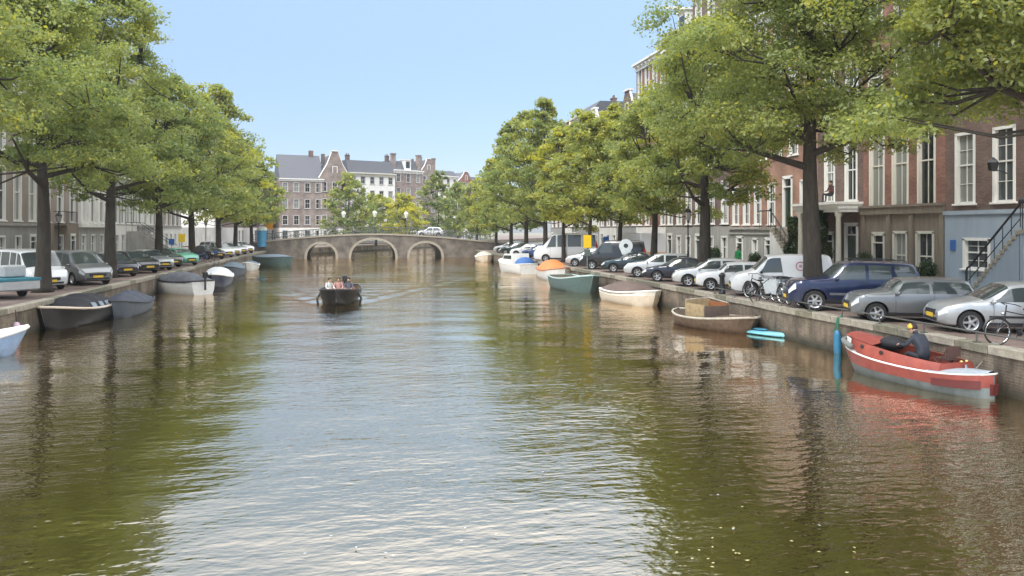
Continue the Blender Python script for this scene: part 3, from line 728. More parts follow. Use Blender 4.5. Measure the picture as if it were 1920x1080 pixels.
# houses past the bridge ---------------------------------------------------
FARF = plain('grey_white_frames', (.46,.45,.42), .6)
FARH = [  # label, pixel x, distance, turn, width, storeys, storey height, wall, roof
 ('white fronted house glimpsed between trees left of the bridge', 402, 136, 88, 9, 3, 3.4, BR_PAINTW, ('cornice', WHITE, 1.5)),
 ('haze-paled brick house glimpsed between trees left of the bridge', 438, 142, 82, 9, 3, 3.4, BR_HAZED, ('cornice', WHITE, 1.5)),
 ('brown brick house just left of the bridge end', 474, 148, 70, 9.5, 3, 3.4, BR_BROWN, ('cornice', WHITE, 1.5)),
 ('brick corner house with a steep slate roof and white cornice beyond the bridge', 524, 151, 12, 8.6, 3, 3.25, BR_HAZED, ('ridge', WHITE, 5.2)),
 ('haze-paled brown gabled house with a white edged gable beyond the bridge', 598, 154, 14, 6.4, 3, 3.35, BR_HAZED, ('gable', BR_HAZED, 5.4)),
 ('pale stone house with a long white cornice beyond the bridge', 654, 165, 22, 10.8, 4, 3.0, BR_PAINTW, ('mansard', CREAM, 2.8)),
 ('brown brick house with tall chimneys beyond the bridge', 738, 178, 30, 8.2, 4, 3.4, BR_HAZED, ('dormer', WHITE, 2.2)),
 ('narrow gabled house right of the tall chimneys', 788, 192, 34, 5.5, 4, 3.5, BR_HAZED, ('gable', BR_HAZED, 3.5)),
 ('white house with a flat cornice in the far distance', 822, 208, 38, 7.5, 4, 3.6, BR_PAINTW, ('cornice', WHITE, 1.5)),
 ('small brown gabled house in the far distance', 858, 222, 40, 7.5, 4, 3.4, BR_HAZED, ('gable', BR_RED, 3.0)),
 ('grey house at the end of the view right of the far small gable', 885, 235, 42, 10, 4, 3.5, BR_GREY, ('cornice', WHITE, 2.0)),
]
for (lb_, px, D, rz, w, ns, hs, m, rf) in FARH:
    p = at_d(px, D, 0); n = max(2, int(w/2.1))
    sts = [(3.3, BR_PAINTW if m is not BR_PAINTW else GREY_STONE, row(w,n,1.1,.5,2.3), 'base')] + [(hs, m, row(w,n,1.1,.6,hs-1.4), 'wall') for _ in range(ns)]
    t, H = house(lb_, p.x, p.y, math.radians(rz), w, 11, sts, rf, fm=FARF)
    if 'chimneys' in lb_:
        for q in (.0, w-1.1): MB().box(q,q+1.0,.6,1.4,H-.3,H+3.6).box(q-.1,q+1.1,.5,1.5,H+3.6,H+3.9).build('chimney', BR_HAZED, t)
# ---------------------------------------------------------------- bridge
def bridge():
    t = thing('arched_bridge', 'brick bridge of three arches with an iron railing across the canal', 'bridge', (0,0,0))
    y0, y1 = 112.5, 122.5; xa, xb = XL-2.2, XR(115)+3.0
    def top(x):
        u = (x-2.4)/ (15.8); return 3.34 - 1.05*min(1, u*u)**.9 if abs(u) < 1.05 else 2.2
    arches = [(-5.0, 2.0, 2.1), (2.3, 3.15, 2.65), (9.8, 2.35, 2.15)]
    def az(x):   # underside height of an arch at x or None
        for (c, hw, h) in arches:
            if abs(x-c) < hw: return h*math.sqrt(max(0, 1-((x-c)/hw)**2))**.85
        return None
    X = set(np.linspace(xa, xb, 60).tolist())
    for (c, hw, h) in arches:
        for a in np.linspace(0, math.pi, 25): X.add(c+hw*math.cos(a))
    X = sorted(X); b = MB(); bd = MB()
    for i in range(len(X)-1):
        l, r = X[i], X[i+1]; mid = (l+r)/2; inside = az(mid) is not None
        if r-l < 1e-5: continue
        zl = (az(l) or 0) if inside else -1.0; zr = (az(r) or 0) if inside else -1.0
        for y, fl in ((y0, 0), (y1, 1)):
            q = [(l,y,zl),(r,y,zr),(r,y,top(r)),(l,y,top(l))]
            b.add(q, [(0,1,2,3) if not fl else (3,2,1,0)])
        if inside: b.add([(l,y0,zl),(r,y0,zr),(r,y1,zr),(l,y1,zl)], [(0,1,2,3)])
        bd.add([(l,y0+.1,top(l)-.02),(r,y0+.1,top(r)-.02),(r,y1-.1,top(r)-.02),(l,y1-.1,top(l)-.02)], [(0,1,2,3)])
    for (c, hw, h) in arches:
        for q in (-1,1): b.add([(c+q*hw,y0,-1),(c+q*hw,y1,-1),(c+q*hw,y1,0.0),(c+q*hw,y0,0.0)], [(0,1,2,3)])
    BRI = brickmat('bridge_brick', (.125,.108,.09), (.17,.148,.123), (.22,.19,.16), stain=.5)
    b.build('masonry', BRI, t); bd.build('deck', PAVE, t)
    for (c, hw, h) in arches:     # pale stone arch ring standing proud
        r = MB(); pts = [(c+(hw)*math.cos(a), (h)*max(0,math.sin(a))**.85) for a in np.linspace(0, math.pi, 25)]
        pto = [(c+(hw+.34)*math.cos(a), (h+.32)*max(0,math.sin(a))**.85) for a in np.linspace(0, math.pi, 25)]
        for i in range(24):
            v = [(pts[i][0],y0-.07,pts[i][1]),(pts[i+1][0],y0-.07,pts[i+1][1]),(pto[i+1][0],y0-.07,pto[i+1][1]),(pto[i][0],y0-.07,pto[i][1])]
            w = [(p[0],y0+.01,p[2]) for p in v]
            r.add(v+w, [(0,1,2,3),(0,4,5,1),(2,6,7,3)])
        r.build('arch_ring', STONE, t)
    c = MB(); xs_ = np.linspace(xa, xb, 40)
    for y in (y0, y1):
        rows = []
        for x in xs_:
            z = top(x); rows.append([(x,y-.12,z-.02),(x,y+.28,z-.02),(x,y+.28,z+.2),(x,y-.12,z+.2)])
        c.grid(rows, True)
    c.build('stone_coping', STONE, t)
    for y in (y0+.05, y1-.05):
        r = MB(); n = 150
        for i in range(n+1):
            x = xa+(xb-xa)*i/n; z = top(x)+.2; r.tube([(x,y,z),(x,y,z+.95)], .016 if i%10 else .04, 4, False)
        for dz in (.3, .95):
            r.tube([(x,y,top(x)+.2+dz) for x in xs_], .03, 4)
        r.build('railing', plain('grey_green_iron', (.07,.085,.08), .5), t)
    # ramps onto the quays
    MB().prism([(xa-9,QZ+.01),(xa,QZ+.01),(xa,top(xa)-.03)], y0+.2, y1-.2).build('ramp', PAVE, t)
    MB().prism([(xb,QZ+.01),(xb+9,QZ+.01),(xb,top(xb)-.03)], y0+.2, y1-.2).build('ramp', PAVE, t)
    return top, y0
BTOP, BY0 = bridge()

# ---------------------------------------------------------------- lamps, signs, posts
def street_lamp(name='street_lamp'):
    t = thing(name, 'x', 'street lamp')
    MB().lathe([(.17,0),(.17,.12),(.11,.2),(.12,.55),(.07,.7),(.055,1.6),(.07,1.65),(.045,1.7),(.038,3.35),(.07,3.4),(.05,3.5)], 10).tube([(-.3,0,3.1),(.3,0,3.1)], .016, 5).build('lamp_post', BLACK, t, 40)
    l = MB()
    for k in range(6):
        a = math.pi/3*k; l.tube([(.11*math.cos(a),.11*math.sin(a),3.5),(.21*math.cos(a),.21*math.sin(a),3.95)], .012, 4)
    l.lathe([(.24,3.95),(.25,3.98),(.12,4.15),(.05,4.2),(.03,4.32)], 6); l.build('lantern_frame', BLACK, t)
    MB().lathe([(.10,3.5),(.20,3.94)], 6).build('lantern_glass', glass('lantern_glass', (.45,.45,.42), .2), t)
    return t
lamp0 = street_lamp()
lamps = [(at_d(1290, 45, 0), 'black street lamp in front of the purple-brown house, left of the nearest whole trunk'),
         (at_d(110, 56, 0), 'black street lamp before the taupe house at far left'), (at_d(386, 95, 0), 'black street lamp by the left trees near the bridge')]
for i, (p, lbl) in enumerate(lamps):
    if i == 0: lamp0.location = (p.x, p.y, QZ); lamp0['label'] = lbl; o = lamp0
    else: o = copy_thing(lamp0, (p.x, p.y, QZ), 0, lbl)
    o['group'] = 'black lantern posts on the quays'
def bridge_lamp():
    t = thing('bridge_lamp', 'x', 'street lamp')
    MB().lathe([(.12,0),(.1,.3),(.05,.5),(.04,2.5)], 8).build('lamp_post', plain('grey_green_iron', (.07,.085,.08)), t)
    MB().lathe([(.14,2.5),(.33,3.1),(.30,3.2),(.05,3.4)], 8).build('lantern', plain('milky_glass', (.68,.69,.66), .3), t)
    return t
bl0 = bridge_lamp()
for i, (x, lbl) in enumerate(((-1.9,'left one of the three pale lanterns on the bridge railing'),(2.5,'middle one of the three pale lanterns on the bridge railing'),(7.0,'right one of the three pale lanterns on the bridge railing'))):
    o = bl0 if i == 0 else copy_thing(bl0, (0,0,0)); o.location = (x, BY0+.3, BTOP(x)+.1); o['label'] = lbl; o['group'] = 'pale lanterns on the bridge'
YEL = plain('yellow_sign', (.75,.5,.02), .45, var=.05); BLU = plain('blue_sign', (.03,.14,.42), .4)
def signpost(p, lbl, h, w, hh, m, m2=None):
    t = thing('road_sign', lbl, 'sign', (p.x, p.y, QZ)); MB().tube([(0,0,0),(0,0,h+hh)], .035, 8).build('pole', LEAD, t)
    MB().cbox((0,-.05,h+hh/2), (w,.03,hh), 0, .008).build('sign_plate', m, t)
    if m2: MB().cbox((0,-.05,h-.35), (w*.8,.03,.5), 0, .008).build('lower_plate', m2, t)
signpost(at_d(341, 66, 0), 'yellow sign board on the left quay beside the third trunk', 1.9, .55, .7, YEL)
signpost(at_d(322, 64, 0), 'small blue sign left of the yellow board on the left quay', 1.7, .45, .5, BLU)
signpost(at_d(505, 112, 0), 'orange-yellow sign at the left end of the bridge', 3.1, 1.0, 1.0, plain('orange_sign', (.75,.33,.02), .45))
signpost(at_d(1101, 57, 0), 'yellow sign board on a post right of the white minibus', 1.6, .62, .95, YEL, plain('green_grey', (.1,.13,.12)))
signpost(at_d(1136, 62, 0), 'narrow blue sign right of the yellow board', 1.7, .5, .7, BLU)
# black mooring bollard and guard rail on the right quay
p = at_d(1314, 34.0, 0)
t = thing('mooring_post', 'black round post on the quay edge above the old brown boat', 'bollard', (XR(p.y)+.3, p.y, QZ+.05))
MB().lathe([(.15,0),(.15,.1),(.12,.14),(.11,.75),(.15,.8),(.15,.88),(.05,.97)], 14).build('post', BLACK, t, 40)
t = thing('guard_rail', 'low grey steel rail along the top of the right quay wall', 'railing', (0,0,QZ+.06))
ysr = [13+1.9*i for i in range(11)]
GALV = plain('galvanised_steel', (.13,.13,.12), .45, metal=.5)
MB().tube([(XR(y)+.1,y,.26) for y in ysr], .024, 8).build('rail', GALV, t, True)
pm = MB().tube([(0,0,0),(0,0,.25)], .022, 8).cbox((0,0,.01),(.14,.14,.02)).mesh('post', GALV)
for y in ysr: link('post', pm, t, (XR(y)+.1, y, 0))
# ladder-like blue fender and green rope hanging on the wall
p = at_d(1573, 25.0, 0)
t = thing('hanging_buoy', 'long blue fender hanging from a green rope on the right quay wall', 'fender', (XR(p.y)-.13, p.y, 0))
MB().lathe([(.03,-.12),(.1,-.04),(.115,.1),(.115,.6),(.08,.72),(.04,.76)], 12).build('fender_body', plain('blue_fender', (.02,.15,.27), .45, coat=.2), t, 40)
MB().tube([(0,0,.74),(.02,0,.95),(.05,.03,1.1),(.16,0,1.22)], .025, 6).tube([(-.02,.1,.3),(-.03,.08,.8),(.05,.05,1.18)], .022, 6).build('rope', plain('green_rope', (.02,.16,.09), .9), t)
t = thing('wall_buoy', 'small pink-white float hanging on the left quay wall beside the black sloop', 'float', (XL+.1, at_d(58,28.6,0).y, .45))
MB().sphere((0,0,0), .13, 12, 9, (1,1,1.2)).build('float_body', plain('pinkish_float', (.6,.42,.5), .4), t, True)
MB().tube([(0,0,.14),(-.03,0,.6)], .012, 5).build('rope', BLACK, t)
# mooring rings
b = MB()

# ---------------------------------------------------------------- trees
def leaf_mat(name, cols):
    m, nt, b = new_mat(name); N, L = nt.nodes, nt.links
    at_ = N.new('ShaderNodeAttribute'); at_.attribute_name = 'tint'
    rp = N.new('ShaderNodeValToRGB'); els = rp.color_ramp.elements
    els[0].position = 0; els[0].color = cols[0]+(1,); els[1].position = 1; els[1].color = cols[-1]+(1,)
    for i, c in enumerate(cols[1:-1]): e = els.new((i+1)/(len(cols)-1)); e.color = c+(1,)
    L.new(at_.outputs['Fac'], rp.inputs[0])
    N.remove(b); out = N['Material Output']
    df = N.new('ShaderNodeBsdfDiffuse'); tr = N.new('ShaderNodeBsdfTranslucent'); gl = N.new('ShaderNodeBsdfGlossy')
    gl.inputs['Roughness'].default_value = .42; gl.inputs['Color'].default_value = (.8,.85,.8,1)
    L.new(rp.outputs[0], df.inputs[0]); 
    hs = N.new('ShaderNodeHueSaturation'); hs.inputs['Saturation'].default_value = 1.15; hs.inputs['Value'].default_value = 1.4; L.new(rp.outputs[0], hs.inputs['Color']); L.new(hs.outputs[0], tr.inputs[0])
    a = N.new('ShaderNodeMixShader'); a.inputs[0].default_value = .5; L.new(df.outputs[0], a.inputs[1]); L.new(tr.outputs[0], a.inputs[2])
    c = N.new('ShaderNodeMixShader'); c.inputs[0].default_value = .03; L.new(a.outputs[0], c.inputs[1]); L.new(gl.outputs[0], c.inputs[2])
    L.new(c.outputs[0], out.inputs[0]); return m
LEAF = leaf_mat('elm_leaves', [(.085,.122,.046), (.165,.215,.075), (.250,.280,.092), (.37,.37,.065), (.50,.43,.07)])
IVY = leaf_mat('ivy_leaves', [(.012,.028,.01), (.025,.05,.015), (.05,.08,.02), (.10,.09,.025), (.16,.08,.03)])
def leaf_mesh(name, cen, nrm_bias, size, tint, mat, rng):
    """one small diamond leaf per centre"""
    n = len(cen)
    nv = rng.normal(size=(n,3)); nv += nrm_bias; nv /= np.linalg.norm(nv, axis=1)[:,None]
    a = rng.normal(size=(n,3)); a -= (a*nv).sum(1)[:,None]*nv; a /= np.linalg.norm(a, axis=1)[:,None]
    b = np.cross(nv, a); s = size*rng.uniform(.5,1.5,n)[:,None]
    V = np.stack([cen-a*s*.62, cen+b*s*.36, cen+a*s*.62, cen-b*s*.36], 1).reshape(-1,3)
    me = bpy.data.meshes.new(name); me.vertices.add(4*n); me.vertices.foreach_set('co', V.astype(np.float32).ravel())
    me.loops.add(4*n); me.loops.foreach_set('vertex_index', np.arange(4*n, dtype=np.int32))
    me.polygons.add(n); me.polygons.foreach_set('loop_start', (np.arange(n)*4).astype(np.int32)); me.update(calc_edges=True)
    at_ = me.attributes.new('tint', 'FLOAT', 'FACE'); at_.data.foreach_set('value', np.clip(tint,0,1).astype(np.float32))
    me.materials.append(mat); return me
def tree(label, x, y, H, zb, rad, D, tint0=.35, trunk_r=.36, lean=(0,0), seed=0, density=1.0, spire=0.0, group=None, base=QZ, yellow=.0):
    """elm: H total height, zb height of the crown's underside, rad crown radius (all from the ground), D distance for leaf size"""
    rng = np.random.default_rng(seed+11); rr = random.Random(seed)
    t = thing('elm_tree', label, 'tree', (x, y, base), 0, group)
    # trunk
    pts = []; rad_ = []
    ang = rr.uniform(0, 6.28)
    for i in range(10):
        f = i/9; zz = f*H*.8
        pts.append((lean[0]*f*zz/4+.22*math.sin(ang+f*5)*f, lean[1]*f+.22*math.cos(ang*1.3+f*4)*f, zz))
        rad_.append(trunk_r*(1.0-.82*f)*(1.35 if i == 0 else 1))
    tb = MB().tube([(pts[0][0],pts[0][1],-.05)]+[(pts[0][0],pts[0][1],.25)]+pts[1:], [trunk_r*1.45, trunk_r*1.12]+rad_[1:], 12); tb.build('trunk', BARK, t, True)
    def tp(zz):
        f = min(.999, zz/(H*.8))*9; i = int(f); f -= i
        return Vector(pts[i]).lerp(Vector(pts[i+1]), f)
    # clumps on limbs
    nc = int(105*density*(rad/5.0)**1.3); cl = []
    lob = [rr.uniform(0, 6.28) for _ in range(4)]
    for k in range(nc):
        u = (k+rr.random())/nc                               # 0 bottom .. 1 top
        prof = (math.sin(math.pi*min(1, (u*.80+.20)))**.62)*(1-.25*u) if u < .96 else .25
        if spire: prof *= (1-spire*max(0, u-.45))
        a = k*2.399+rr.uniform(-.5,.5)
        lobe = 1+.20*math.sin(2*a+lob[0]+u*3)+.14*math.sin(3*a+lob[1]-u*5)+.10*math.sin(5*a+lob[2]+u*9)
        q = math.sqrt(rr.uniform(.02,1)); r_ = rad*prof*lobe*q
        zz = zb+(H-zb)*u - .8*(r_/rad)**2*(1-u)*1.2 + rr.uniform(-.5,.5)
        c0 = tp(zz); cl.append((c0.x+r_*math.cos(a), c0.y+r_*math.sin(a), zz, q, u))
    br = MB()
    limb_tops = []
    for li in range(11):
        zz = zb*.78+(H*.72-zb*.78)*(li/10)**1.1; a = li*2.4+lob[3]; o = tp(zz); ln = rad*(.72-.35*li/10)*rr.uniform(.8,1.15)
        e = Vector((o.x+ln*math.cos(a), o.y+ln*math.sin(a), zz+ln*.55)); m_ = o.lerp(e,.5)+Vector((0,0,-.12*ln))
        br.tube([o, m_, e], [trunk_r*(.42-.025*li), trunk_r*(.26-.014*li), .03], 6, False); limb_tops.append((o, m_, e))
    for (cx, cy, cz, q, u) in cl:
        c = Vector((cx,cy,cz)); best = None
        for (o, m_, e) in limb_tops:
            for pnt in (m_, e):
                if pnt.z < cz+.4:
                    dd = (pnt-c).length
                    if best is None or dd < best[0]: best = (dd, pnt)
        if best is None: continue
        pnt = best[1]; mid = pnt.lerp(c,.5)+Vector((0,0,-.1*best[0]))
        br.tube([pnt, mid, c], [.055, .035, .012], 4, False)
    br.build('branches', BARK, t, True)
    # leaves
    lsz = max(.105, .0030*D); per = int(360*(.15/lsz)**2*1.0)
    C = []; T = []; Bn = []
    for (cx, cy, cz, q, u) in cl:
        n = int(per*rr.uniform(.6,1.4)); rc = rr.uniform(.75,1.35)*(rad/5)**.5*(1.0 if u < .85 else .72)
        d = rng.normal(size=(n,3)); d /= np.linalg.norm(d,axis=1)[:,None]; rad3 = rng.uniform(.25,1,n)**.5
        # drooping sprays: split the clump into twigs
        tw = rng.integers(0, 9, n); tdir = rng.normal(size=(9,3)); tdir /= np.linalg.norm(tdir,axis=1)[:,None]
        d = d*.55+tdir[tw]*.75
        p = np.array([cx,cy,cz])+d*rad3[:,None]*np.array([rc,rc,rc*.50]); p[:,2] -= .18*(d[:,0]**2+d[:,1]**2)*rc
        C.append(p); base_t = tint0+rng.normal(0,.07)+yellow*(.22*q+.10*rng.normal())+.10*(u-.5)
        tt = base_t+rng.normal(0,.07,n)+(rng.random(n)<.03+.10*yellow)*.4
        T.append(tt); bn = np.zeros((n,3)); bn[:,2] = .9; Bn.append(bn+d*.5)
    C = np.concatenate(C); T = np.concatenate(T); Bn = np.concatenate(Bn)
    me = leaf_mesh('crown', C, Bn, lsz, T, LEAF, rng); link('crown', me, t)
    return t, len(C)
ntri = 0
def TR(px, D): 
    p = at_d(px, D, 0); return p.x, p.y
RIGHT = [ # label, x pixel of trunk, distance, height, crown base, radius, tint, trunk r, yellow
 ('elm reaching in over the right edge of the view with its trunk out of sight', 1990, 20.3, 15.5, 6.4, 5.0, .44, .36, .2),
 ('big elm with the thick dark trunk between the white van and the blue off-roader', 1525, 31.5, 17.2, 7.0, 5.9, .44, .40, .15),
 ('broad elm with its trunk behind the silver hatchback', 1320, 42, 14.2, 5.4, 4.1, .42, .37, .35),
 ('elm with a thin leaning trunk behind the light hatchback', 1225, 49, 11.4, 4.7, 3.7, .42, .26, .4),
 ('yellowing elm with its trunk right of the black van', 1161, 60.5, 12.6, 4.5, 4.0, .46, .22, .5),
 ('small yellowing elm right of the white minibus', 1105, 62.5, 12.3, 4.2, 3.8, .46, .2, .45),
 ('yellowest elm of the right row, behind the white minibus', 1057, 70, 12.0, 4.0, 3.9, .52, .2, .5),
 ('tall elm with a bare top left of the yellowest one', 1022, 77, 16.0, 4.4, 4.6, .44, .28, .1),
 ('dense elm ending the near group toward the bridge', 986, 86, 16.0, 4.2, 4.8, .45, .28, .2),
 ('elm with sparse upper branches near the right end of the bridge', 958, 96, 16.6, 3.6, 4.3, .36, .28, .2),
 ('lower elm at the right end of the bridge', 930, 108, 12.8, 3.4, 4.2, .46, .25, .5)]
for i, (lb_, px, D, H, zb, r_, ti, tr, ye) in enumerate(RIGHT):
    x, y = TR(px, D); o, n = tree(lb_, x, y, H, zb, r_, D, ti, tr, seed=100+i, group='elms on the right quay', yellow=ye, density=(1.9 if i == 1 else 2.0 if i == 0 else 1.6) if i < 3 else 1.15,
      lean=(-.25 if i == 0 else (-.10 if i == 1 else 0), 0), spire=.5 if i in (7,9) else .15); ntri += n
LEFT = [
 ('elm with its trunk out of sight beyond the left edge', -160, 26, 13.5, 7.2, 4.6, .40, .33, .3),
 ('large elm with the first trunk from the left edge', 80, 36, 14.1, 6.4, 5.7, .38, .36, .3),
 ('tall elm with the reddish trunk behind the dark estate car', 207, 47, 18.6, 6.0, 5.3, .40, .36, .25),
 ('elm with the third trunk from the left', 297, 57.5, 14.6, 5.2, 5.6, .33, .34, .15),
 ('elm with the fourth trunk from the left, beside the yellow sign', 360, 69, 15.6, 5.0, 5.0, .42, .33, .3),
 ('slim topped elm with the fifth trunk from the left', 410, 82, 18.0, 4.8, 5.0, .46, .32, .45),
 ('elm with the sixth trunk from the left', 441, 93, 15.0, 4.6, 4.8, .44, .3, .4),
 ('last elm before the left end of the bridge', 472, 107, 14.2, 4.4, 5.2, .40, .28, .25)]
for i, (lb_, px, D, H, zb, r_, ti, tr, ye) in enumerate(LEFT):
    x, y = TR(px, D); o, n = tree(lb_, x, y, H, zb, r_, D, ti, tr, seed=200+i, group='elms on the left quay', yellow=ye, density=1.15, spire=.55 if i == 5 else .2); ntri += n
FAR = [
 ('round elm in front of the white edged gable beyond the bridge', 652, 135, 12.6, 2.6, 5.4, .36, .3),
 ('low yellowing elm beyond the middle arch', 705, 150, 10.0, 2.4, 4.8, .44, .6),
 ('yellow-orange elm beyond the bridge between the middle and right arches', 760, 142, 9.6, 2.2, 4.8, .56, .9),
 ('tall narrow elm beyond the right arch', 822, 150, 14.2, 2.4, 4.6, .33, .1),
 ('elm right of the tall narrow one beyond the bridge', 858, 158, 12.6, 2.4, 5.0, .38, .3),
 ('elm behind the right end of the bridge', 894, 132, 11.5, 2.5, 4.2, .42, .4)]
for i, (lb_, px, D, H, zb, r_, ti, ye) in enumerate(FAR):
    x, y = TR(px, D); o, n = tree(lb_, x, y, H, zb, r_, D, ti, .25, seed=300+i, group='elms beyond the bridge', yellow=ye, density=.9); ntri += n
print('leaves', ntri)
# ivy on the porch columns of the narrow house
def ivy(label, x, y, r_, h, seed, rz=0):
    rng = np.random.default_rng(seed); n = 9000
    t = thing('climbing_plant', label, 'plant', (x, y, SZ))
    zz = rng.random(n)**.9*h; a = rng.random(n)*6.28; wob = r_*(1+.3*np.sin(zz*2.1+a*2)+.2*np.sin(zz*5)); q = rng.uniform(.55,1.05,n)
    P = np.stack([wob*q*np.cos(a), wob*q*np.sin(a), zz], 1); bn = np.stack([np.cos(a),np.sin(a),np.full(n,.4)],1)
    tint = .35+rng.normal(0,.15,n)+.2*np.sin(zz*1.7+a)
    link('foliage', leaf_mesh('foliage', P, bn*1.2, .10, tint, IVY, rng), t)
    MB().tube([(0,0,0),(.05,.03,h*.5),(0,0,h*.95)], .035, 6).build('stem', BARK, t)
ivy('column of dark ivy with a reddish top on the white porch', XF(40)-1.55, 39.6, .55, 3.9, 5)
ivy('ivy column half hidden behind the thick trunk', XF(42)-1.2, 42.5, .5, 3.6, 6)
# ---------------------------------------------------------------- vehicles
def interp(tab, u):
    if u <= tab[0][0]: return tab[0][1]
    for (a, va), (b_, vb) in zip(tab, tab[1:]):
        if u <= b_: return va+(vb-va)*(u-a)/(b_-a)
    return tab[-1][1]
def smooth(tab, u, d=.012): return sum(interp(tab, u+d*k) for k in (-2,-1,0,1,2))/5
BODY = {
 'hatch': dict(top=[(-.5,.52),(-.485,.63),(-.455,.68),(-.36,.95),(-.22,1.0),(-.02,1.0),(.06,.965),(.235,.665),(.38,.60),(.46,.535),(.49,.46),(.5,.36)], belt=.62, glass=(-.36,-.455,.235,.06), side=(-.40,-.30,.20,.065), bp=(-.10,)),
 'mini': dict(top=[(-.5,.50),(-.488,.60),(-.475,.66),(-.43,.95),(-.36,.99),(-.05,1.0),(.09,.97),(.20,.70),(.36,.665),(.45,.60),(.485,.50),(.5,.38)], belt=.64, glass=(-.43,-.475,.20,.09), side=(-.455,-.42,.17,.09), bp=(-.12,)),
 'saloon': dict(top=[(-.5,.50),(-.49,.62),(-.47,.67),(-.33,.70),(-.20,.94),(-.10,1.0),(.02,.99),(.08,.95),(.235,.665),(.38,.60),(.46,.54),(.49,.46),(.5,.36)], belt=.63, glass=(-.20,-.335,.235,.08), side=(-.30,-.19,.20,.075), bp=(-.06,)),
 'estate': dict(top=[(-.5,.50),(-.49,.62),(-.475,.66),(-.43,.93),(-.36,.98),(-.02,1.0),(.07,.96),(.235,.665),(.38,.60),(.46,.54),(.49,.46),(.5,.36)], belt=.62, glass=(-.43,-.475,.235,.07), side=(-.45,-.40,.20,.07), bp=(-.25,-.07)),
 'suv': dict(top=[(-.5,.48),(-.492,.58),(-.485,.64),(-.445,.95),(-.38,.985),(-.02,1.0),(.08,.975),(.20,.675),(.40,.63),(.465,.58),(.492,.48),(.5,.38)], belt=.63, glass=(-.445,-.485,.20,.08), side=(-.455,-.42,.17,.085), bp=(-.27,-.08)),
 'mpv': dict(top=[(-.5,.45),(-.492,.56),(-.485,.62),(-.455,.94),(-.40,.985),(-.02,1.0),(.13,.965),(.33,.60),(.44,.52),(.48,.45),(.5,.33)], belt=.56, glass=(-.455,-.485,.33,.14), side=(-.46,-.43,.27,.15), bp=(-.22,.0)),
 'van': dict(top=[(-.5,.40),(-.497,.55),(-.493,.70),(-.480,.96),(-.44,.995),(-.02,1.0),(.13,.98),(.28,.62),(.42,.54),(.475,.48),(.495,.40),(.5,.30)], belt=.56, glass=None, ws=(.28,.14), side=(.0,.02,.235,.15), bp=()),
 'bus': dict(top=[(-.5,.40),(-.497,.55),(-.493,.70),(-.485,.96),(-.45,.995),(-.02,1.0),(.20,.97),(.36,.55),(.45,.49),(.485,.42),(.495,.34),(.5,.26)], belt=.50, glass=(-.485,-.493,.36,.21), side=(-.46,-.455,.31,.22), bp=(-.25,-.02,.14)),
}
_rim = {}
def wheel_meshes(r, w, spokes):
    k = (round(r,3), spokes)
    if k in _rim: return _rim[k]
    t = MB().lathe([(r*.62,-w/2),(r*.93,-w/2),(r,-w/2+.03),(r,w/2-.03),(r*.93,w/2),(r*.66,w/2),(r*.64,w/2-.04)], 26, axis='y', cap=False).mesh('wheel', RUBBER, 40)
    b = MB().lathe([(r*.50,w/2-.09),(r*.60,w/2-.012),(r*.665,w/2+.002),(r*.67,w/2-.02)], 26, axis='y', cap=False)
    b.mat(1).lathe([(r*.02,w/2-.085),(r*.6,w/2-.082),(r*.6,w/2-.09)], 20, axis='y').mat(0)
    for i in range(spokes):
        a = 2*math.pi*i/spokes; c, s_ = math.cos(a), math.sin(a)
        hw0, hw1 = r*.10, r*.075; v = []
        for (rad, hw, yy) in ((r*.10,hw0,w/2-.02),(r*.62,hw1,w/2-.012)):
            for q in (-1,1):
                for dy in (0,-.03): v.append((rad*c-q*hw*s_, yy+dy, rad*s_+q*hw*c))
        b.add(v, [(0,2,6,4),(1,5,7,3),(0,4,5,1),(2,3,7,6)])
    b.lathe([(r*.17,w/2-.04),(r*.17,w/2-.008),(r*.05,w/2)], 14, axis='y')
    _rim[k] = (t, b.mesh('rim', [ALLOY, DARKPL], 35)); return _rim[k]
def bool_arches(me, L_, W, xw, r, mats):
    o = bpy.data.objects.new('tmp', me); col.objects.link(o); cut = MB()
    for x in xw:
        for q in (-1, 1): cut.lathe([(r, q*W/2-.36 if q > 0 else -W/2-.3),(r, q*W/2+.3 if q > 0 else -W/2+.36)], 28, (x,0,r-.045), 'y')
    cm = cut.mesh('cut', mats); cm.polygons.foreach_set('material_index', [1]*len(cm.polygons))
    co = bpy.data.objects.new('cut', cm); col.objects.link(co)
    md = o.modifiers.new('b', 'BOOLEAN'); md.operation = 'DIFFERENCE'; md.object = co; md.solver = 'EXACT'; md.material_mode = 'TRANSFER'
    dg = bpy.context.evaluated_depsgraph_get(); out = bpy.data.meshes.new_from_object(o.evaluated_get(dg))
    bpy.data.objects.remove(o); bpy.data.objects.remove(co); return out
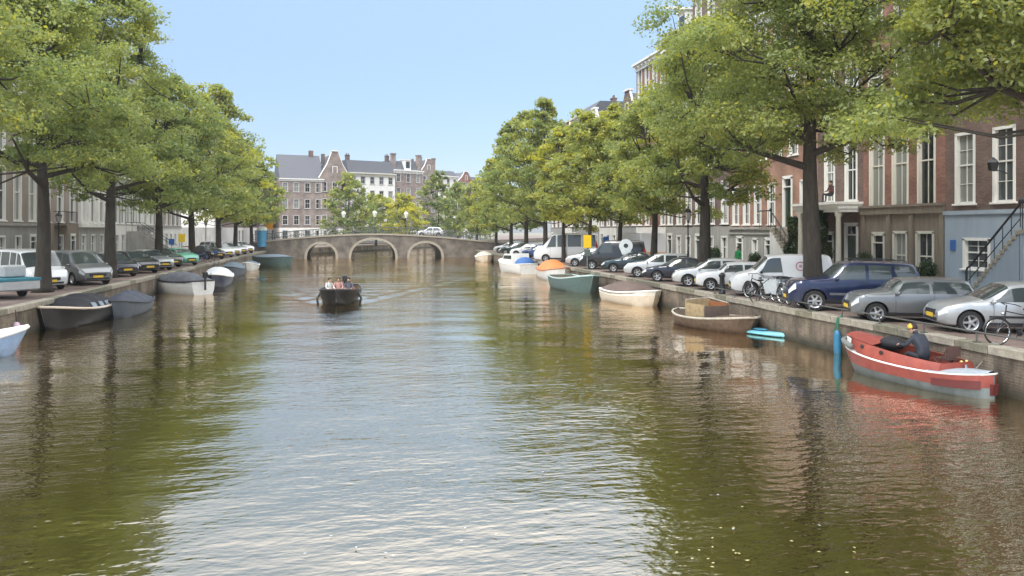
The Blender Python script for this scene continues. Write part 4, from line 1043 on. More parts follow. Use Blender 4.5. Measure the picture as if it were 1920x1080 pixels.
def car(label, cat, name, loc, rz, kind, L_, W, H, body, wr=.31, spokes=5, group='vehicles parked along the quays', clad=False, plate=YPLATE, extras=(), detail=True, wb=(.31,-.30), roofmat=None):
    sp = BODY[kind]; t = thing(name, label, cat, loc, rz, group)
    zb0 = .20 if kind not in ('suv',) else .27
    wtab = [(-.5,.80),(-.485,.90),(-.45,.96),(-.3,1),(.3,1),(.42,.97),(.47,.90),(.49,.80),(.5,.66)] if kind not in ('van','bus') else [(-.5,.93),(-.49,.97),(-.4,1),(.3,1),(.43,.97),(.48,.90),(.5,.74)]
    zbt = [(-.5,.34),(-.46,zb0+.04),(-.40,zb0),(.40,zb0),(.46,zb0+.02),(.5,.30)]
    tumble = .76 if kind not in ('van','bus') else .88
    if kind == 'suv': tumble = .80
    def prof(u):
        w = smooth(wtab, u)*W/2; zt = smooth(sp['top'], u)*H; zb = smooth(zbt, u)
        zs = min(sp['belt']*H*(1+.04*(-u)), zt-.035)
        k = max(0, min(1, (zt-zs)/(H*(1-sp['belt'])))); wt = w*(.93+(tumble-.93)*k)
        d = min(.10, (zt-zs)*.42); h = zs-zb
        return [(0,zb),(w*.84,zb),(w*.95,zb+.05*min(1,h/.4)),(w*.985,zb+.30*h),(w,zb+.62*h),(w*.985,zb+.86*h),(w*.955,zs),
                (w*.955+(wt-w*.955)*.5+.012*k,zs+(zt-d-zs)*.5),(wt,zt-d),(wt*.93,zt-d*.3),(wt*.62,zt+.008),(0,zt+.02)]
    def S(u, v):
        p = prof(u); i = min(int(v), 10); f = v-i
        return Vector((u*L_, p[i][0]+(p[i+1][0]-p[i][0])*f, p[i][1]+(p[i+1][1]-p[i][1])*f))
    us = sorted(set([-.5,-.494,-.485,-.47,.5,.496,.488,.475] + [round(-.46+.92*i/44,4) for i in range(45)]))
    rows = []
    for u in us:
        p = prof(u); rows.append([(u*L_,a,b_) for (a,b_) in p] + [(u*L_,-a,b_) for (a,b_) in reversed(p[1:-1])])
    b = MB().grid(rows, True); n = len(rows[0])
    b.f.append(tuple(range(n-1,-1,-1))); b.m.append(0); b.f.append(tuple((len(rows)-1)*n+k for k in range(n))); b.m.append(0)
    me = b.mesh('body', [body, DARKPL]); xw = (wb[0]*L_, wb[1]*L_)
    me = bool_arches(me, L_, W, xw, wr+.055, [body, DARKPL]); me.name = 'body'
    me.polygons.foreach_set('use_smooth', [True]*len(me.polygons)); me.set_sharp_from_angle(angle=math.radians(38)); bo = link('body', me, t)
    def patch(name, u0, u1, v0, v1, m, sides=(1,-1), nu=7, nv=4, off=.007, parent=t, lean=None, thick=True):
        """panel lying on the bodywork; lean(v fraction) -> (u0,u1)"""
        for sgn in sides:
            rows = []; bb = MB()
            for i in range(nu+1):
                r_ = []
                for j in range(nv+1):
                    fv = j/nv; a0, a1 = lean(fv) if lean else (u0, u1)
                    u = a0+(a1-a0)*i/nu; v = v0+(v1-v0)*fv
                    p = S(u, v); e = .004
                    du = S(min(.5,u+e), v)-S(max(-.5,u-e), v); dv = S(u, min(11, v+.05))-S(u, max(0, v-.05)); nn = dv.cross(du)
                    if nn.length > 1e-9: nn.normalize()
                    if nn.y < -.01 or (abs(nn.y) <= .01 and nn.z < 0 and v > 8): nn = -nn
                    p = p+nn*off; r_.append((p.x, sgn*p.y, p.z))
                rows.append(r_)
            bb.grid(rows); bb.build(name, m, parent, True)
    def xpatch(name, u0, u1, v0, m, ins=.0, off=.008):
        """glass right across the car between stations u0,u1"""
        rows = []
        for i in range(7):
            u = u0+(u1-u0)*i/6; r_ = []
            for j in range(9):
                v = v0+(11-v0)*j/8; p = S(u, v); du = S(min(.5,u+.004), v)-S(max(-.5,u-.004), v); dv = Vector((0,-1,0)); nn = dv.cross(du); nn.normalize()
                if nn.z < 0: nn = -nn
                r_.append(p+nn*off)
            rows.append([(p.x,p.y,p.z) for p in r_]+[(p.x,-p.y,p.z) for p in reversed(r_[:-1])])
        MB().grid(rows).build(name, m, t, True)
    if sp['glass']:
        r1, r0, f0, f1 = sp['glass']; xpatch('rear_window', r0+.008, r1-.004, 8.3, CGLASS); xpatch('windshield', f1+.006, f0-.008, 8.3, CGLASS)
    else: f0, f1 = sp['ws']; xpatch('windshield', f1+.006, f0-.008, 8.3, CGLASS)
    a, b_, c, d_ = sp['side']
    cuts = [None]+list(sp['bp'])+[None]
    for k in range(len(cuts)-1):
        def lean(f, k=k):
            lo = a+(b_-a)*f if cuts[k] is None else cuts[k]+.012
            hi = c+(d_-c)*f if cuts[k+1] is None else cuts[k+1]-.012
            return lo, hi
        patch('side_window', 0, 0, 6.12, 7.93, CGLASS, lean=lean)
    # lamps, plates, bumpers, seams, mirrors
    patch('headlight', .448, .4985, 4.3, 5.8, LAMPW, nu=6); patch('tail_light', -.496, -.462, 4.4, 6.0 if kind in ('hatch','saloon','mini') else 7.2, LAMPR, nu=4)
    if detail:
        seams = {'hatch':(-.12,.17),'mini':(-.14,.16),'saloon':(-.29,-.06,.17),'estate':(-.29,-.07,.17),'suv':(-.27,-.08,.16),'mpv':(-.22,.0,.22),'van':(-.0,.22),'bus':(-.02,.24)}[kind]
        for s_ in seams: patch('door_seam', s_-.0013, s_+.0013, 2.4, 6.05, DARKPL, nu=1, nv=6, off=.004)
        for s_ in seams[:-1]: patch('door_handle', s_+.012, s_+.05, 5.25, 5.5, body if not clad else DARKPL, nu=2, nv=1, off=.03)
    patch('sill', -.26, .26, 1.9, 2.5, DARKPL, nu=8, nv=2)
    if clad: patch('rub_strip', -.20, .20, 3.25, 3.55, clad, nu=8, nv=1, off=.012)
    zf = smooth(zbt,.49)
    g = MB().cbox((L_/2-.012,0,zf+.28),(.05,W*.46,.16),0,.01); g.build('grille', DARKPL, t)
    MB().cbox((L_/2-.01,0,zf+.09),(.06,W*.62,.10),0,.015).build('air_intake', DARKPL, t)
    MB().cbox((L_/2+.022,0,zf+.19),(.015,.52,.115)).build('number_plate', plate, t)
    MB().cbox((-L_/2-.012,0,.62 if kind not in ('van','bus','mpv') else .8),(.015,.52,.115)).build('number_plate', plate, t)
    for q in (-1,1):
        p = S(c-.02, 6.2); MB().sphere((p.x-.02,q*(p.y+.10),p.z+.03), .10, 8, 6, (.6,1,.65)).build('mirror', body if kind != 'van' else DARKPL, t, True)
    tm, rm = wheel_meshes(wr, .20, spokes)
    for x in xw:
        for q in (-1,1):
            wo = link('wheel', tm, t, (x, q*(W/2-.12), wr), math.pi if q < 0 else 0.0); link('rim', rm, wo)
    if 'rails' in extras:
        for q in (-1,1): MB().tube([(-.38*L_,q*W*.34,H-.01),(-.36*L_,q*W*.34,H+.05),(-.0*L_,q*W*.345,H+.065),(.04*L_,q*W*.34,H+.0)], .018, 6).build('roof_rail', DARKPL, t)
    if 'spare' in extras: pass
    return t, S
SILV = paint('silver_paint', (.48,.50,.51), .55, .35); GREYM = paint('grey_metal_paint', (.20,.21,.215), .5, .35)
NAVY = paint('dark_blue_paint', (.006,.014,.055), .25, .3); WHT = paint('white_car_paint', (.66,.67,.67)); BLK = paint('black_car_paint', (.008,.008,.010))
INK = paint('ink_blue_paint', (.010,.014,.030), .2, .3); DGRN = paint('dark_green_car_paint', (.012,.028,.022)); MINT = paint('mint_green_paint', (.10,.42,.27)); CHAR = paint('charcoal_paint', (.03,.032,.036), .4, .3)
TEALC = paint('teal_dark_paint', (.012,.035,.045), .3, .3); PALE = paint('pale_silver_paint', (.58,.60,.60), .4, .35)
HR = math.radians(180-22)
def rcar(px, D, label, cat, name, kind, L_, W, H, body, x_off=.62, rot=0.0, **k):
    """px, D: where the near front wheel stands; nose toward the canal on the right quay"""
    p = at_d(px, D, 0); a = HR+rot; d = Vector((math.cos(a), math.sin(a))); l = Vector((-d.y, d.x)); wbx = k.get('wb', (.31,-.30))[0]
    xw = max(p.x, XR(p.y)+x_off)
    c = Vector((xw, p.y)) - d*(wbx*L_) - l*(W/2-.12)
    return car(label, cat, name, (c.x, c.y, QZ), a, kind, L_, W, H, body, **k)
rcar(1818, 21.6, 'silver coupe-like hatchback with black side strip, nearest the right edge', 'car', 'parked_car', 'hatch', 4.15, 1.68, 1.42, SILV, clad=DARKPL, wr=.315)
rcar(1631, 24.2, 'small boxy grey hatchback with pale roof between the silver and the blue cars', 'car', 'parked_car', 'mini', 3.72, 1.69, 1.40, GREYM, wr=.305)
rcar(1520, 27.6, 'dark blue off-roader with roof rails beside the thick elm', 'car', 'parked_car', 'suv', 4.55, 1.85, 1.78, NAVY, wr=.37, extras=('rails',), clad=GREYM, spokes=6)
vt, vS = rcar(1392, 33.6, 'white panel van with a red emblem on its side left of the thick elm', 'van', 'parked_van', 'van', 4.3, 1.78, 1.84, WHT, wr=.31, spokes=7, x_off=1.3)
eb = MB().lathe([(.0,0),(.17,0),(.17,.006),(.0,.006)], 18, (0,0,0), 'y'); EMB = plain('red_emblem', (.45,.05,.07), .4)
q = vS(-.17, 6.9); e_ = MB()
for i in range(18):
    a = 2*math.pi*i/18; c2 = 2*math.pi*(i+1)/18
    for r0, r1, f in ((.17,.20,1), (.0,.07,i%2)):
        if f: e_.add([(q.x+r0*math.cos(a),q.y+.02,q.z+r0*math.sin(a)),(q.x+r1*math.cos(a),q.y+.02,q.z+r1*math.sin(a)),(q.x+r1*math.cos(c2),q.y+.02,q.z+r1*math.sin(c2)),(q.x+r0*math.cos(c2),q.y+.02,q.z+r0*math.sin(c2))], [(0,1,2,3)])
e_.build('emblem', EMB, vt)
rcar(1332, 37.0, 'small white car tucked between the white van and the silver hatchback', 'car', 'parked_car', 'mini', 3.6, 1.62, 1.36, WHT, wr=.29)
rcar(1290, 39.6, 'pale silver hatchback behind the round quay post', 'car', 'parked_car', 'hatch', 4.1, 1.7, 1.45, PALE)
rcar(1232, 43.5, 'very dark blue saloon in front of the light hatchback', 'car', 'parked_car', 'saloon', 4.4, 1.72, 1.38, INK)
rcar(1195, 47.6, 'light silver estate left of the very dark blue saloon', 'car', 'parked_car', 'estate', 4.4, 1.72, 1.48, PALE)
rcar(1150, 53.0, 'dark teal saloon behind the light silver estate', 'car', 'parked_car', 'saloon', 4.4, 1.74, 1.40, TEALC)
bt, bS = rcar(1110, 57.2, 'black delivery van with a big white map pin painted on its side', 'van', 'parked_van', 'van', 4.9, 1.95, 2.15, BLK, wr=.33)
pin = MB(); q = bS(-.20, 6.4)
def pinq(pts): pin.add([(q.x+a, q.y+.05+max(0,.0), q.z+b2) for a, b2 in pts], [tuple(range(len(pts)))])
ring = [(.50*math.cos(a), .38+.50*math.sin(a)) for a in np.linspace(math.radians(-35), math.radians(215), 22)]
inn = [(.17*math.cos(a), .38+.17*math.sin(a)) for a in np.linspace(math.radians(-35), math.radians(215), 22)]
for i in range(21): pinq([ring[i], ring[i+1], inn[i+1], inn[i]])
pinq([ring[0], inn[0], (.0,.20), (.0,-.95)]); pinq([ring[-1], (.0,-.95), (.0,.20), inn[-1]])
pin.v = [(a, bS(a/4.9, 7.0 if c > bS(a/4.9,6.1).z else 5.6).y+.03, c) for (a, b2, c) in pin.v]
pin.build('map_pin_print', plain('pin_white', (.62,.68,.68), .4), bt)
rcar(1078, 62.0, 'light silver hatchback left of the black delivery van', 'car', 'parked_car', 'hatch', 4.1, 1.7, 1.48, PALE)
rcar(1016, 70.5, 'white high-roofed minibus with dark side windows', 'minibus', 'parked_minibus', 'bus', 5.9, 2.0, 2.65, WHT, wr=.34, rot=.06)
rcar(982, 79, 'small blue car past the white minibus', 'car', 'parked_car', 'hatch', 3.9, 1.68, 1.45, paint('mid_blue_paint', (.02,.06,.2)), detail=False)
rcar(962, 85, 'white hatchback two bays past the minibus', 'car', 'parked_car', 'hatch', 4.0, 1.7, 1.45, WHT, detail=False)
rcar(948, 92, 'dark green estate near the right end of the bridge', 'car', 'parked_car', 'estate', 4.3, 1.7, 1.46, DGRN, detail=False)
rcar(936, 99, 'pale silver car nearest the right end of the bridge', 'car', 'parked_car', 'hatch', 4.1, 1.7, 1.45, PALE, detail=False)
HL = math.radians(-48)
def lcar(px, D, label, cat, name, kind, L_, W, H, body, rot=0.0, **k):
    """px, D: middle of the nose; left quay, noses toward the water and the camera"""
    p = at_d(px, D, 0); a = HL+rot; d = Vector((math.cos(a), math.sin(a))); xn = min(p.x, XL-.9)
    c = Vector((xn, p.y)) - d*(L_/2)
    return car(label, cat, name, (c.x, c.y, QZ), a, kind, L_, W, H, body, **k)
lcar(96, 37.0, 'white van with a yellow plate at the left edge', 'van', 'parked_van', 'bus', 4.8, 1.86, 1.96, WHT, wr=.32)
lcar(184, 40.6, 'dark grey people carrier right of the white van', 'people carrier', 'parked_car', 'mpv', 4.7, 1.88, 1.82, GREYM, wr=.33)
lcar(240, 47.8, 'dark hatchback right of the people carrier at the reddish trunk', 'car', 'parked_car', 'hatch', 4.1, 1.7, 1.46, INK)
lcar(282, 51.6, 'dark grey estate fourth from the left edge', 'car', 'parked_car', 'estate', 4.5, 1.75, 1.5, CHAR)
lcar(310, 55.6, 'silver car fifth from the left edge', 'car', 'parked_car', 'hatch', 4.2, 1.72, 1.48, SILV)
lcar(328, 60.0, 'dark green hatchback left of the mint green car', 'car', 'parked_car', 'hatch', 4.1, 1.7, 1.5, DGRN)
lcar(362, 63.5, 'mint green small car beside the bicycles', 'car', 'parked_car', 'mini', 3.7, 1.6, 1.42, MINT)
lcar(412, 77, 'charcoal saloon just past the bicycles on the left quay', 'car', 'parked_car', 'saloon', 4.4, 1.75, 1.42, CHAR, detail=False)
lcar(436, 82, 'white people carrier first of the pale cars toward the bridge', 'car', 'parked_car', 'mpv', 4.6, 1.85, 1.75, WHT, detail=False)
lcar(453, 87, 'white hatchback second of the pale cars toward the bridge', 'car', 'parked_car', 'hatch', 4.2, 1.75, 1.5, WHT, detail=False)
lcar(468, 92.5, 'silver estate third of the pale cars toward the bridge', 'car', 'parked_car', 'estate', 4.4, 1.75, 1.5, SILV, detail=False)
lcar(482, 98, 'white car last before the left end of the bridge', 'car', 'parked_car', 'hatch', 4.2, 1.75, 1.5, WHT, detail=False)
car('white car crossing the bridge', 'car', 'passing_car', (at_d(806,118,0).x, 118.4, BTOP(at_d(806,118,0).x)+.02), math.pi, 'hatch', 4.2, 1.75, 1.5, WHT, detail=False, group=None)
# far parked cars past the bridge seen over the railing
for i, (px, D, m, lb_) in enumerate(((846,140,SILV,'silver car beyond the bridge by the right trees'),(870,146,WHT,'white car beyond the bridge by the right trees'))):
    p = at_d(px, D, 0); car(lb_, 'car', 'parked_car', (p.x, p.y, QZ), math.radians(60), 'hatch', 4.2, 1.75, 1.5, m, detail=False)
# small box truck on the right roadway
p = at_d(1196, 62, 0); t = thing('box_truck', 'white and orange delivery truck on the roadway behind the dark teal saloon', 'truck', (p.x, p.y, QZ), math.radians(95))
ORG = plain('orange_panel', (.62,.30,.12), .45)
MB().cbox((-.7,0,1.75),(3.9,2.1,1.9),0,.05).build('cargo_box', WHT, t); MB().cbox((-.7,0,1.02),(3.94,2.14,.42),0,.01).build('lower_panel', ORG, t)
MB().prism([(1.3,.55),(2.75,.55),(2.75,1.25),(2.25,2.05),(1.3,2.1)],-.98,.98).build('cab', ORG, t); MB().prism([(2.33,1.95),(2.79,1.28),(2.80,1.32),(2.36,1.98)],-.85,.85).build('windshield', CGLASS, t)
tm, rm = wheel_meshes(.36, .22, 6)
for x in (-1.6, 1.9):
    for q in (-1,1): wo = link('wheel', tm, t, (x,q*.9,.36), math.pi if q<0 else 0); link('rim', rm, wo)

# ---------------------------------------------------------------- bicycles
def bicycle(label, loc, rz, m=BLACK, group=None, lod=0, basket=False):
    t = thing('bicycle', label, 'bicycle', loc, rz, group); n = 24 if lod == 0 else 12
    for i, x in enumerate((.54,-.54)):
        w = MB(); w.tube([(x+.34*math.cos(a),0,.35+.34*math.sin(a)) for a in np.linspace(0,2*math.pi,n+1)], .017, 6 if lod == 0 else 4, False)
        wo = w.build('wheel', RUBBER, t)
        if lod == 0:
            r_ = MB(); r_.tube([(x+.315*math.cos(a),0,.35+.315*math.sin(a)) for a in np.linspace(0,2*math.pi,n+1)], .010, 4, False)
            for k in range(18):
                a = math.pi*2*k/18; r_.tube([(x,.02*(-1)**k,.35),(x+.31*math.cos(a),0,.35+.31*math.sin(a))], .0022, 3, False)
            r_.build('spokes', CHROME, wo)
    f = MB(); r = .016; bb = (-.08,0,.30); sd = (-.26,0,.82); hd = (.32,0,.86); hl = (.36,0,.66)
    for pts in ([(-.54,0,.35),bb],[(-.54,0,.35),(-.24,0,.76)],[bb,sd],[bb,hl],[(-.235,0,.74),hd],[hd,hl],[hl,(.54,0,.35)],[hd,(.30,0,1.02)]): f.tube(pts, r, 6)
    f.build('frame', m, t)
    MB().tube([(.14,-.28,1.0),(.26,-.26,1.05),(.31,-.1,1.06),(.31,.1,1.06),(.26,.26,1.05),(.14,.28,1.0)], .013, 6).build('handlebar', BLACK, t)
    MB().cbox((-.30,0,.90),(.26,.15,.06),0,.02).tube([sd,(-.28,0,.9)], .014, 6).build('saddle', BLACK, t)
    if lod == 0:
        fd = MB(); 
        for x in (.54,-.54):
            a0, a1 = (.1, 2.2) if x > 0 else (.9, 3.3)
            fd.tube([(x+.375*math.cos(a),0,.35+.375*math.sin(a)) for a in np.linspace(a0,a1,10)], .02, 4)
        fd.build('mudguard', m, t)
        MB().box(-.80,-.36,-.06,.06,.735,.75).tube([(-.78,.05,.74),(-.56,.05,.36)], .008, 4).tube([(-.78,-.05,.74),(-.56,-.05,.36)], .008, 4).build('carrier', BLACK, t)
        MB().tube([(-.08,-.07,.30),(-.08,-.09,.30),(-.02,-.09,.16),(-.02,-.17,.16)], .011, 5).tube([(-.08,.07,.30),(-.08,.09,.30),(-.14,.09,.44),(-.14,.17,.44)], .011, 5).lathe([(.09,-.05),(.09,-.045)], 14, (-.08,0,.30), 'y').build('crank', DARKPL, t)
        MB().sphere((.40,0,.80), .045, 8, 6).build('lamp', CHROME, t, True)
    if basket: MB().cbox((.50,0,.86),(.30,.36,.24),0,.02).build('crate', basket, t)
    return t
p = at_d(1890, 19.6, 0)
bicycle('black bicycle standing on the quay edge before the silver car at the right edge', (max(p.x, XR(p.y)+.55)+.1, p.y-.2, QZ), math.radians(172), BLACK)
# cargo bike and others between the white van and the off-roader
p = at_d(1392, 31.0, 0); t = thing('cargo_bike', 'cargo bike with a white box and dark lid in front of the white van', 'cargo bike', (XR(p.y)+1.35, p.y, QZ), math.radians(15))
MB().add([(-.5,-.32,.32),(.5,-.32,.32),(.5,.32,.32),(-.5,.32,.32),(-.62,-.40,.98),(.62,-.40,.90),(.62,.40,.90),(-.62,.40,.98)], [(0,3,2,1),(4,5,6,7),(0,1,5,4),(1,2,6,5),(2,3,7,6),(3,0,4,7)]).build('cargo_box', plain('box_white', (.55,.60,.62), .5), t)
MB().add([(-.66,-.43,.99),(.66,-.43,.91),(.66,.43,.91),(-.66,.43,.99),(-.6,-.36,1.07),(.6,-.36,.98),(.6,.36,.98),(-.6,.36,1.07)], [(0,3,2,1),(4,5,6,7),(0,1,5,4),(1,2,6,5),(2,3,7,6),(3,0,4,7)]).build('lid', CHAR, t)
for (x, y) in ((.15,-.43),(.15,.43),(-1.35,0)):
    MB().tube([(x+.27*math.cos(a),y,.28+.27*math.sin(a)) for a in np.linspace(0,2*math.pi,21)], .02, 5, False).build('wheel', RUBBER, t)
MB().tube([(-1.35,0,.28),(-.9,0,.30),(-.4,0,.35)], .025, 6).tube([(-.9,0,.3),(-1.05,0,.86)], .02, 6).tube([(-1.35,0,.28),(-1.02,0,.72),(-.6,0,.95)], .016, 6).build('frame', BLACK, t)
MB().tube([(-.75,-.3,1.08),(-.62,-.28,1.02),(-.62,.28,1.02),(-.75,.3,1.08)], .014, 6).build('handlebar', BLACK, t); MB().cbox((-1.07,0,.9),(.26,.16,.06),0,.02).build('saddle', BLACK, t)
GB = [(1352,32.2,100,'black bicycle leaning left of the cargo bike',BLACK),(1440,30.3,80,'grey bicycle standing by the tail of the white van',LEAD),(1462,29.8,95,'black bicycle between the white van and the off-roader',BLACK),(1478,30.4,110,'dark green bicycle at the nose of the blue off-roader',DKGREEN)]
for (px, D, a, lb_, m) in GB:
    p = at_d(px, D, 0); bicycle(lb_, (max(p.x, XR(p.y)+1.0), p.y, QZ), math.radians(a), m, 'bicycles between the white van and the blue off-roader')
for i, (px, D, a, lb_, m) in enumerate(((378,68,20,'blue bicycle left of its group on the left quay',paint('bike_blue',(.03,.12,.45))),(386,70,35,'black bicycle in the middle of the group on the left quay',BLACK),(394,72,15,'black bicycle with a blue crate on the left quay',BLACK))):
    p = at_d(px, D, 0); bicycle(lb_, (min(p.x, XL-1.0), p.y, QZ), math.radians(a), m, 'bicycles on the left quay', 1, plain('crate_blue', (.03,.1,.4)) if i == 2 else False)
fb = bicycle('bicycle leaning on the railing of the far bridge', (0,0,0), 0, BLACK, 'bicycles leaning on the bridge railing', 1)
xsb = [-11.6,-10.6,-9.7,-8.4,-7.3,-6.4,-3.2,.1,1.6,5.2,8.9,9.8,10.9,12.0,12.8,13.7,14.6,15.7]
for i, x in enumerate(xsb):
    o = fb if i == 0 else copy_thing(fb, (0,0,0)); o['label'] = ('bicycle leaning on the far bridge railing over the right abutment' if x > 12.4 else 'bicycle leaning on the far bridge railing near the right arch' if x > 6 else 'bicycle leaning on the far bridge railing over the middle arch' if x > -2 else 'bicycle leaning on the far bridge railing near its left end'); o.location = (x, BY0+.5+R.uniform(0,.2), BTOP(x)+.0); o.rotation_euler = (.12,0,R.choice((0, math.pi))+R.uniform(-.12,.12))

# odds and ends at the left edge and by the bridge
p = at_d(2, 33.0, 0); t = thing('boat_trailer', 'low pale trailer with a teal stripe and an orange cover at the left edge', 'trailer', (min(p.x, XL-1.9), p.y, QZ), math.radians(-42))
MB().cbox((0,0,.62),(3.2,1.6,.5),0,.06).build('tub', plain('trailer_grey', (.38,.39,.39), .5), t); MB().cbox((0,0,.83),(3.24,1.64,.13),0,.02).build('stripe', plain('teal_stripe', (.03,.17,.22), .5), t)
MB().cbox((.55,.1,1.16),(.8,.9,.5),0,.05).build('side_box', plain('trailer_grey', (.38,.39,.39)), t); MB().sphere((-.7,0,.9), .85, 14, 8, (1,.85,.48)).build('cover', plain('orange_cover', (.60,.28,.14), .8, bump=.5), t, True)
tm, rm = wheel_meshes(.28,.2,5)
for q in (-1,1): wo = link('wheel', tm, t, (0,q*.85,.28), math.pi if q<0 else 0); link('rim', rm, wo)
p = at_d(495, 108, 0); t = thing('advertising_column', 'blue and white poster column at the left end of the bridge', 'column', (p.x-.3, p.y, QZ+.6))
MB().lathe([(.72,0),(.72,.3),(.66,.35),(.66,2.3)], 16).build('drum', plain('poster_blue', (.06,.25,.42), .5), t, 40); MB().lathe([(.70,2.3),(.74,2.42),(.6,2.75),(.15,2.95)], 16).build('cap', WHITE, t, 40)

# ---------------------------------------------------------------- boats
def boat(label, loc, rz, L_, B, free, hullm, name='moored_boat', rail=WHITE, cover=None, deckm=None, bow=.5, rise=.35, stern=.75, coverh=.5, group='boats moored along the quays', motor=False, inner=None, cat='boat', stripe=None, double=False, cov_u=(.02,.86), foredeck=0.0, fenders=0, cpow=2.4, covwin=False, rail_r=.05, s0=.70):
    """bow toward local +x; free = freeboard amidships"""
    t = thing(name, label, cat, loc, rz, group); inner = inner or STONE_D
    def hb(u):     # half beam
        if u > bow: f = (u-bow)/(1-bow); s_ = math.sqrt(max(0,1-f**2.3))
        else: f = (bow-u)/bow; s_ = (math.sqrt(max(0,1-f**2.3)) if double else 1-(1-stern)*f**1.8)
        return max(.012, s_*B/2)
    def sh(u): return free+rise*max(0,(u-.35)/.65)**2.2+(.10*free if not double else rise*.6)*max(0,(.35-u)/.35)**2
    def xx(u, z): return (u-.5)*L_+(.06*L_*(u**6))*(z/free)
    rows = []; N_ = 30
    for i in range(N_+1):
        u = i/N_; w = hb(u); s_ = sh(u); kd = -.28*(1-u**5*.9)
        r_ = [(0,kd),(w*.45,kd*.8),(w*.80,-.02*free),(w*.93,s_*.35),(w*.985,s_*.7),(w,s_)]
        rows.append([(xx(u,z),-y,z) for (y,z) in reversed(r_)]+[(xx(u,z),y,z) for (y,z) in r_[1:]])
    h = MB().grid(rows); n = len(rows[0]); h.f.append(tuple(range(n))); h.m.append(0)
    h.build('hull', hullm, t, 40)
    if stripe:
        for q in (-1,1):
            rr = []
            for i in range(N_+1):
                u = i/N_; w = hb(u); s_ = sh(u); rr.append([(xx(u,s_*s0),q*(w*(.93+.055*(s0-.35)/.35)+.010),s_*s0),(xx(u,s_*.72),q*(w*.985+.008),s_*.72),(xx(u,s_*.98),q*(w+.008),s_*.97)])
            MB().grid(rr).build('hull_stripe', stripe, t, True)
    # inside skin and floor
    rows = []
    for i in range(1, N_):
        u = i/N_; w = max(.01,hb(u)-.06); s_ = sh(u); zf = min(.12, s_*.4)
        r_ = [(0,zf),(w*.8,zf),(w*.93,s_*.6),(w,s_)]
        rows.append([(xx(u,z)*.985,-y,z) for (y,z) in reversed(r_)]+[(xx(u,z)*.985,y,z) for (y,z) in r_[1:]])
    g = MB().grid(rows); n = len(rows[0]); g.f.append(tuple(range(n))); g.m.append(0); g.build('inner_lining', inner, t, 40)
    rb = MB(); ring = [(xx(i/N_,sh(i/N_)),hb(i/N_)-.02,sh(i/N_)) for i in range(N_+1)]+[(xx(i/N_,sh(i/N_)),-hb(i/N_)+.02,sh(i/N_)) for i in range(N_,-1,-1)]+[(xx(0,sh(0)),hb(0)-.02,sh(0))]
    rb.tube(ring, rail_r, 6).build('rub_rail', rail, t, True)
    if foredeck:
        rows = []
        for i in range(9):
            u = 1-foredeck+foredeck*i/8*.99; w = hb(u); s_ = sh(u); rows.append([(xx(u,s_),y*w,s_+.03+.06*(1-y*y)) for y in (-1,-.5,0,.5,1)])
        MB().grid(rows).build('foredeck', deckm or rail, t, True)
    for u in (.22,.5):
        if not cover: MB().box((u-.5)*L_-.14,(u-.5)*L_+.14,-hb(u)+.05,hb(u)-.05,sh(u)-.22,sh(u)-.17).build('thwart', deckm or inner, t)
    if cover:
        u0, u1 = cov_u; rows = []; rg = random.Random(int(L_*100))
        for i in range(23):
            f = i/22; u = u0+(u1-u0)*f; w = hb(u)+.03; s_ = sh(u); e = math.sin(math.pi*min(1,f*1.0))**.55*coverh
            if isinstance(coverh, tuple): pass
            rd = e*(1+.13*math.sin(f*26)) ; r_ = []
            for j in range(11):
                a = -1+2*j/10; r_.append((xx(u,s_),a*w,s_+.02-(.09 if abs(a)==1 else 0)+rd*(1-abs(a)**cpow)+rg.uniform(-.012,.012)))
            rows.append(r_)
        MB().grid(rows).build('cover', cover, t, 60)
        if covwin:      # clear panels sewn into the raised canopy
            for k0 in (6, 10, 14):
                for (j0, q) in ((10, 1),):
                    pp = [Vector(rows[k0][j0]), Vector(rows[k0+3][j0]), Vector(rows[k0+3][j0-1]), Vector(rows[k0][j0-1])]
                    cen = sum(pp, Vector())/4; pp = [cen+(p_-cen)*.84+Vector((0,.025,.015)) for p_ in pp]
                    MB().add(pp, [(0,1,2,3)]).build('cover_window', plain('clear_vinyl', (.20,.23,.25), .15, var=.2), t)
    if motor:
        m = link('outboard_motor', MB().cbox((0,0,.42),(.30,.26,.42),0,.06).mesh('outboard_motor', DARKPL), t, ((-.5)*L_-.17,.0,sh(0)-.05))
        MB().cbox((0,0,-.15),(.12,.09,.75),0,.02).build('shaft', DARKPL, m); MB().tube([(.1,0,.3),(.6,.05,.42)], .02, 6).build('tiller', BLACK, m)
    for k in range(fenders):
        u = .25+.5*k/max(1,fenders-1)
        for q in (-1,):
            MB().lathe([(.02,0),(.08,.05),(.09,.15),(.09,.4),(.05,.5),(.01,.62)], 10, (xx(u,0),q*(hb(u)+.11),sh(u)-.58)).build('fender', WHITE, t, True)
    return t, sh, hb, xx
TARP_G = plain('grey_tarpaulin', (.085,.09,.105), .8, var=.25, scale=3, bump=.5); TARP_D = plain('dark_tarpaulin', (.010,.011,.015), .75, var=.3, scale=3, bump=.6)
TARP_B = plain('brown_tarpaulin', (.12,.085,.07), .85, var=.2, scale=3, bump=.5); TARP_S = plain('slate_blue_tarpaulin', (.10,.14,.17), .8, var=.2, bump=.4)
HB_ = plain('black_hull', (.005,.005,.007), .4, coat=.15, var=.3); HW = plain('white_hull', (.62,.62,.60), .35, coat=.3, var=.1); HC = plain('cream_hull', (.62,.54,.42), .4, coat=.3, var=.1)
HN = plain('navy_hull', (.012,.022,.055), .3, coat=.4, var=.3); HT = plain('green_grey_hull', (.07,.12,.115), .5, var=.2); HS = plain('slate_hull', (.07,.09,.115), .5, var=.2)
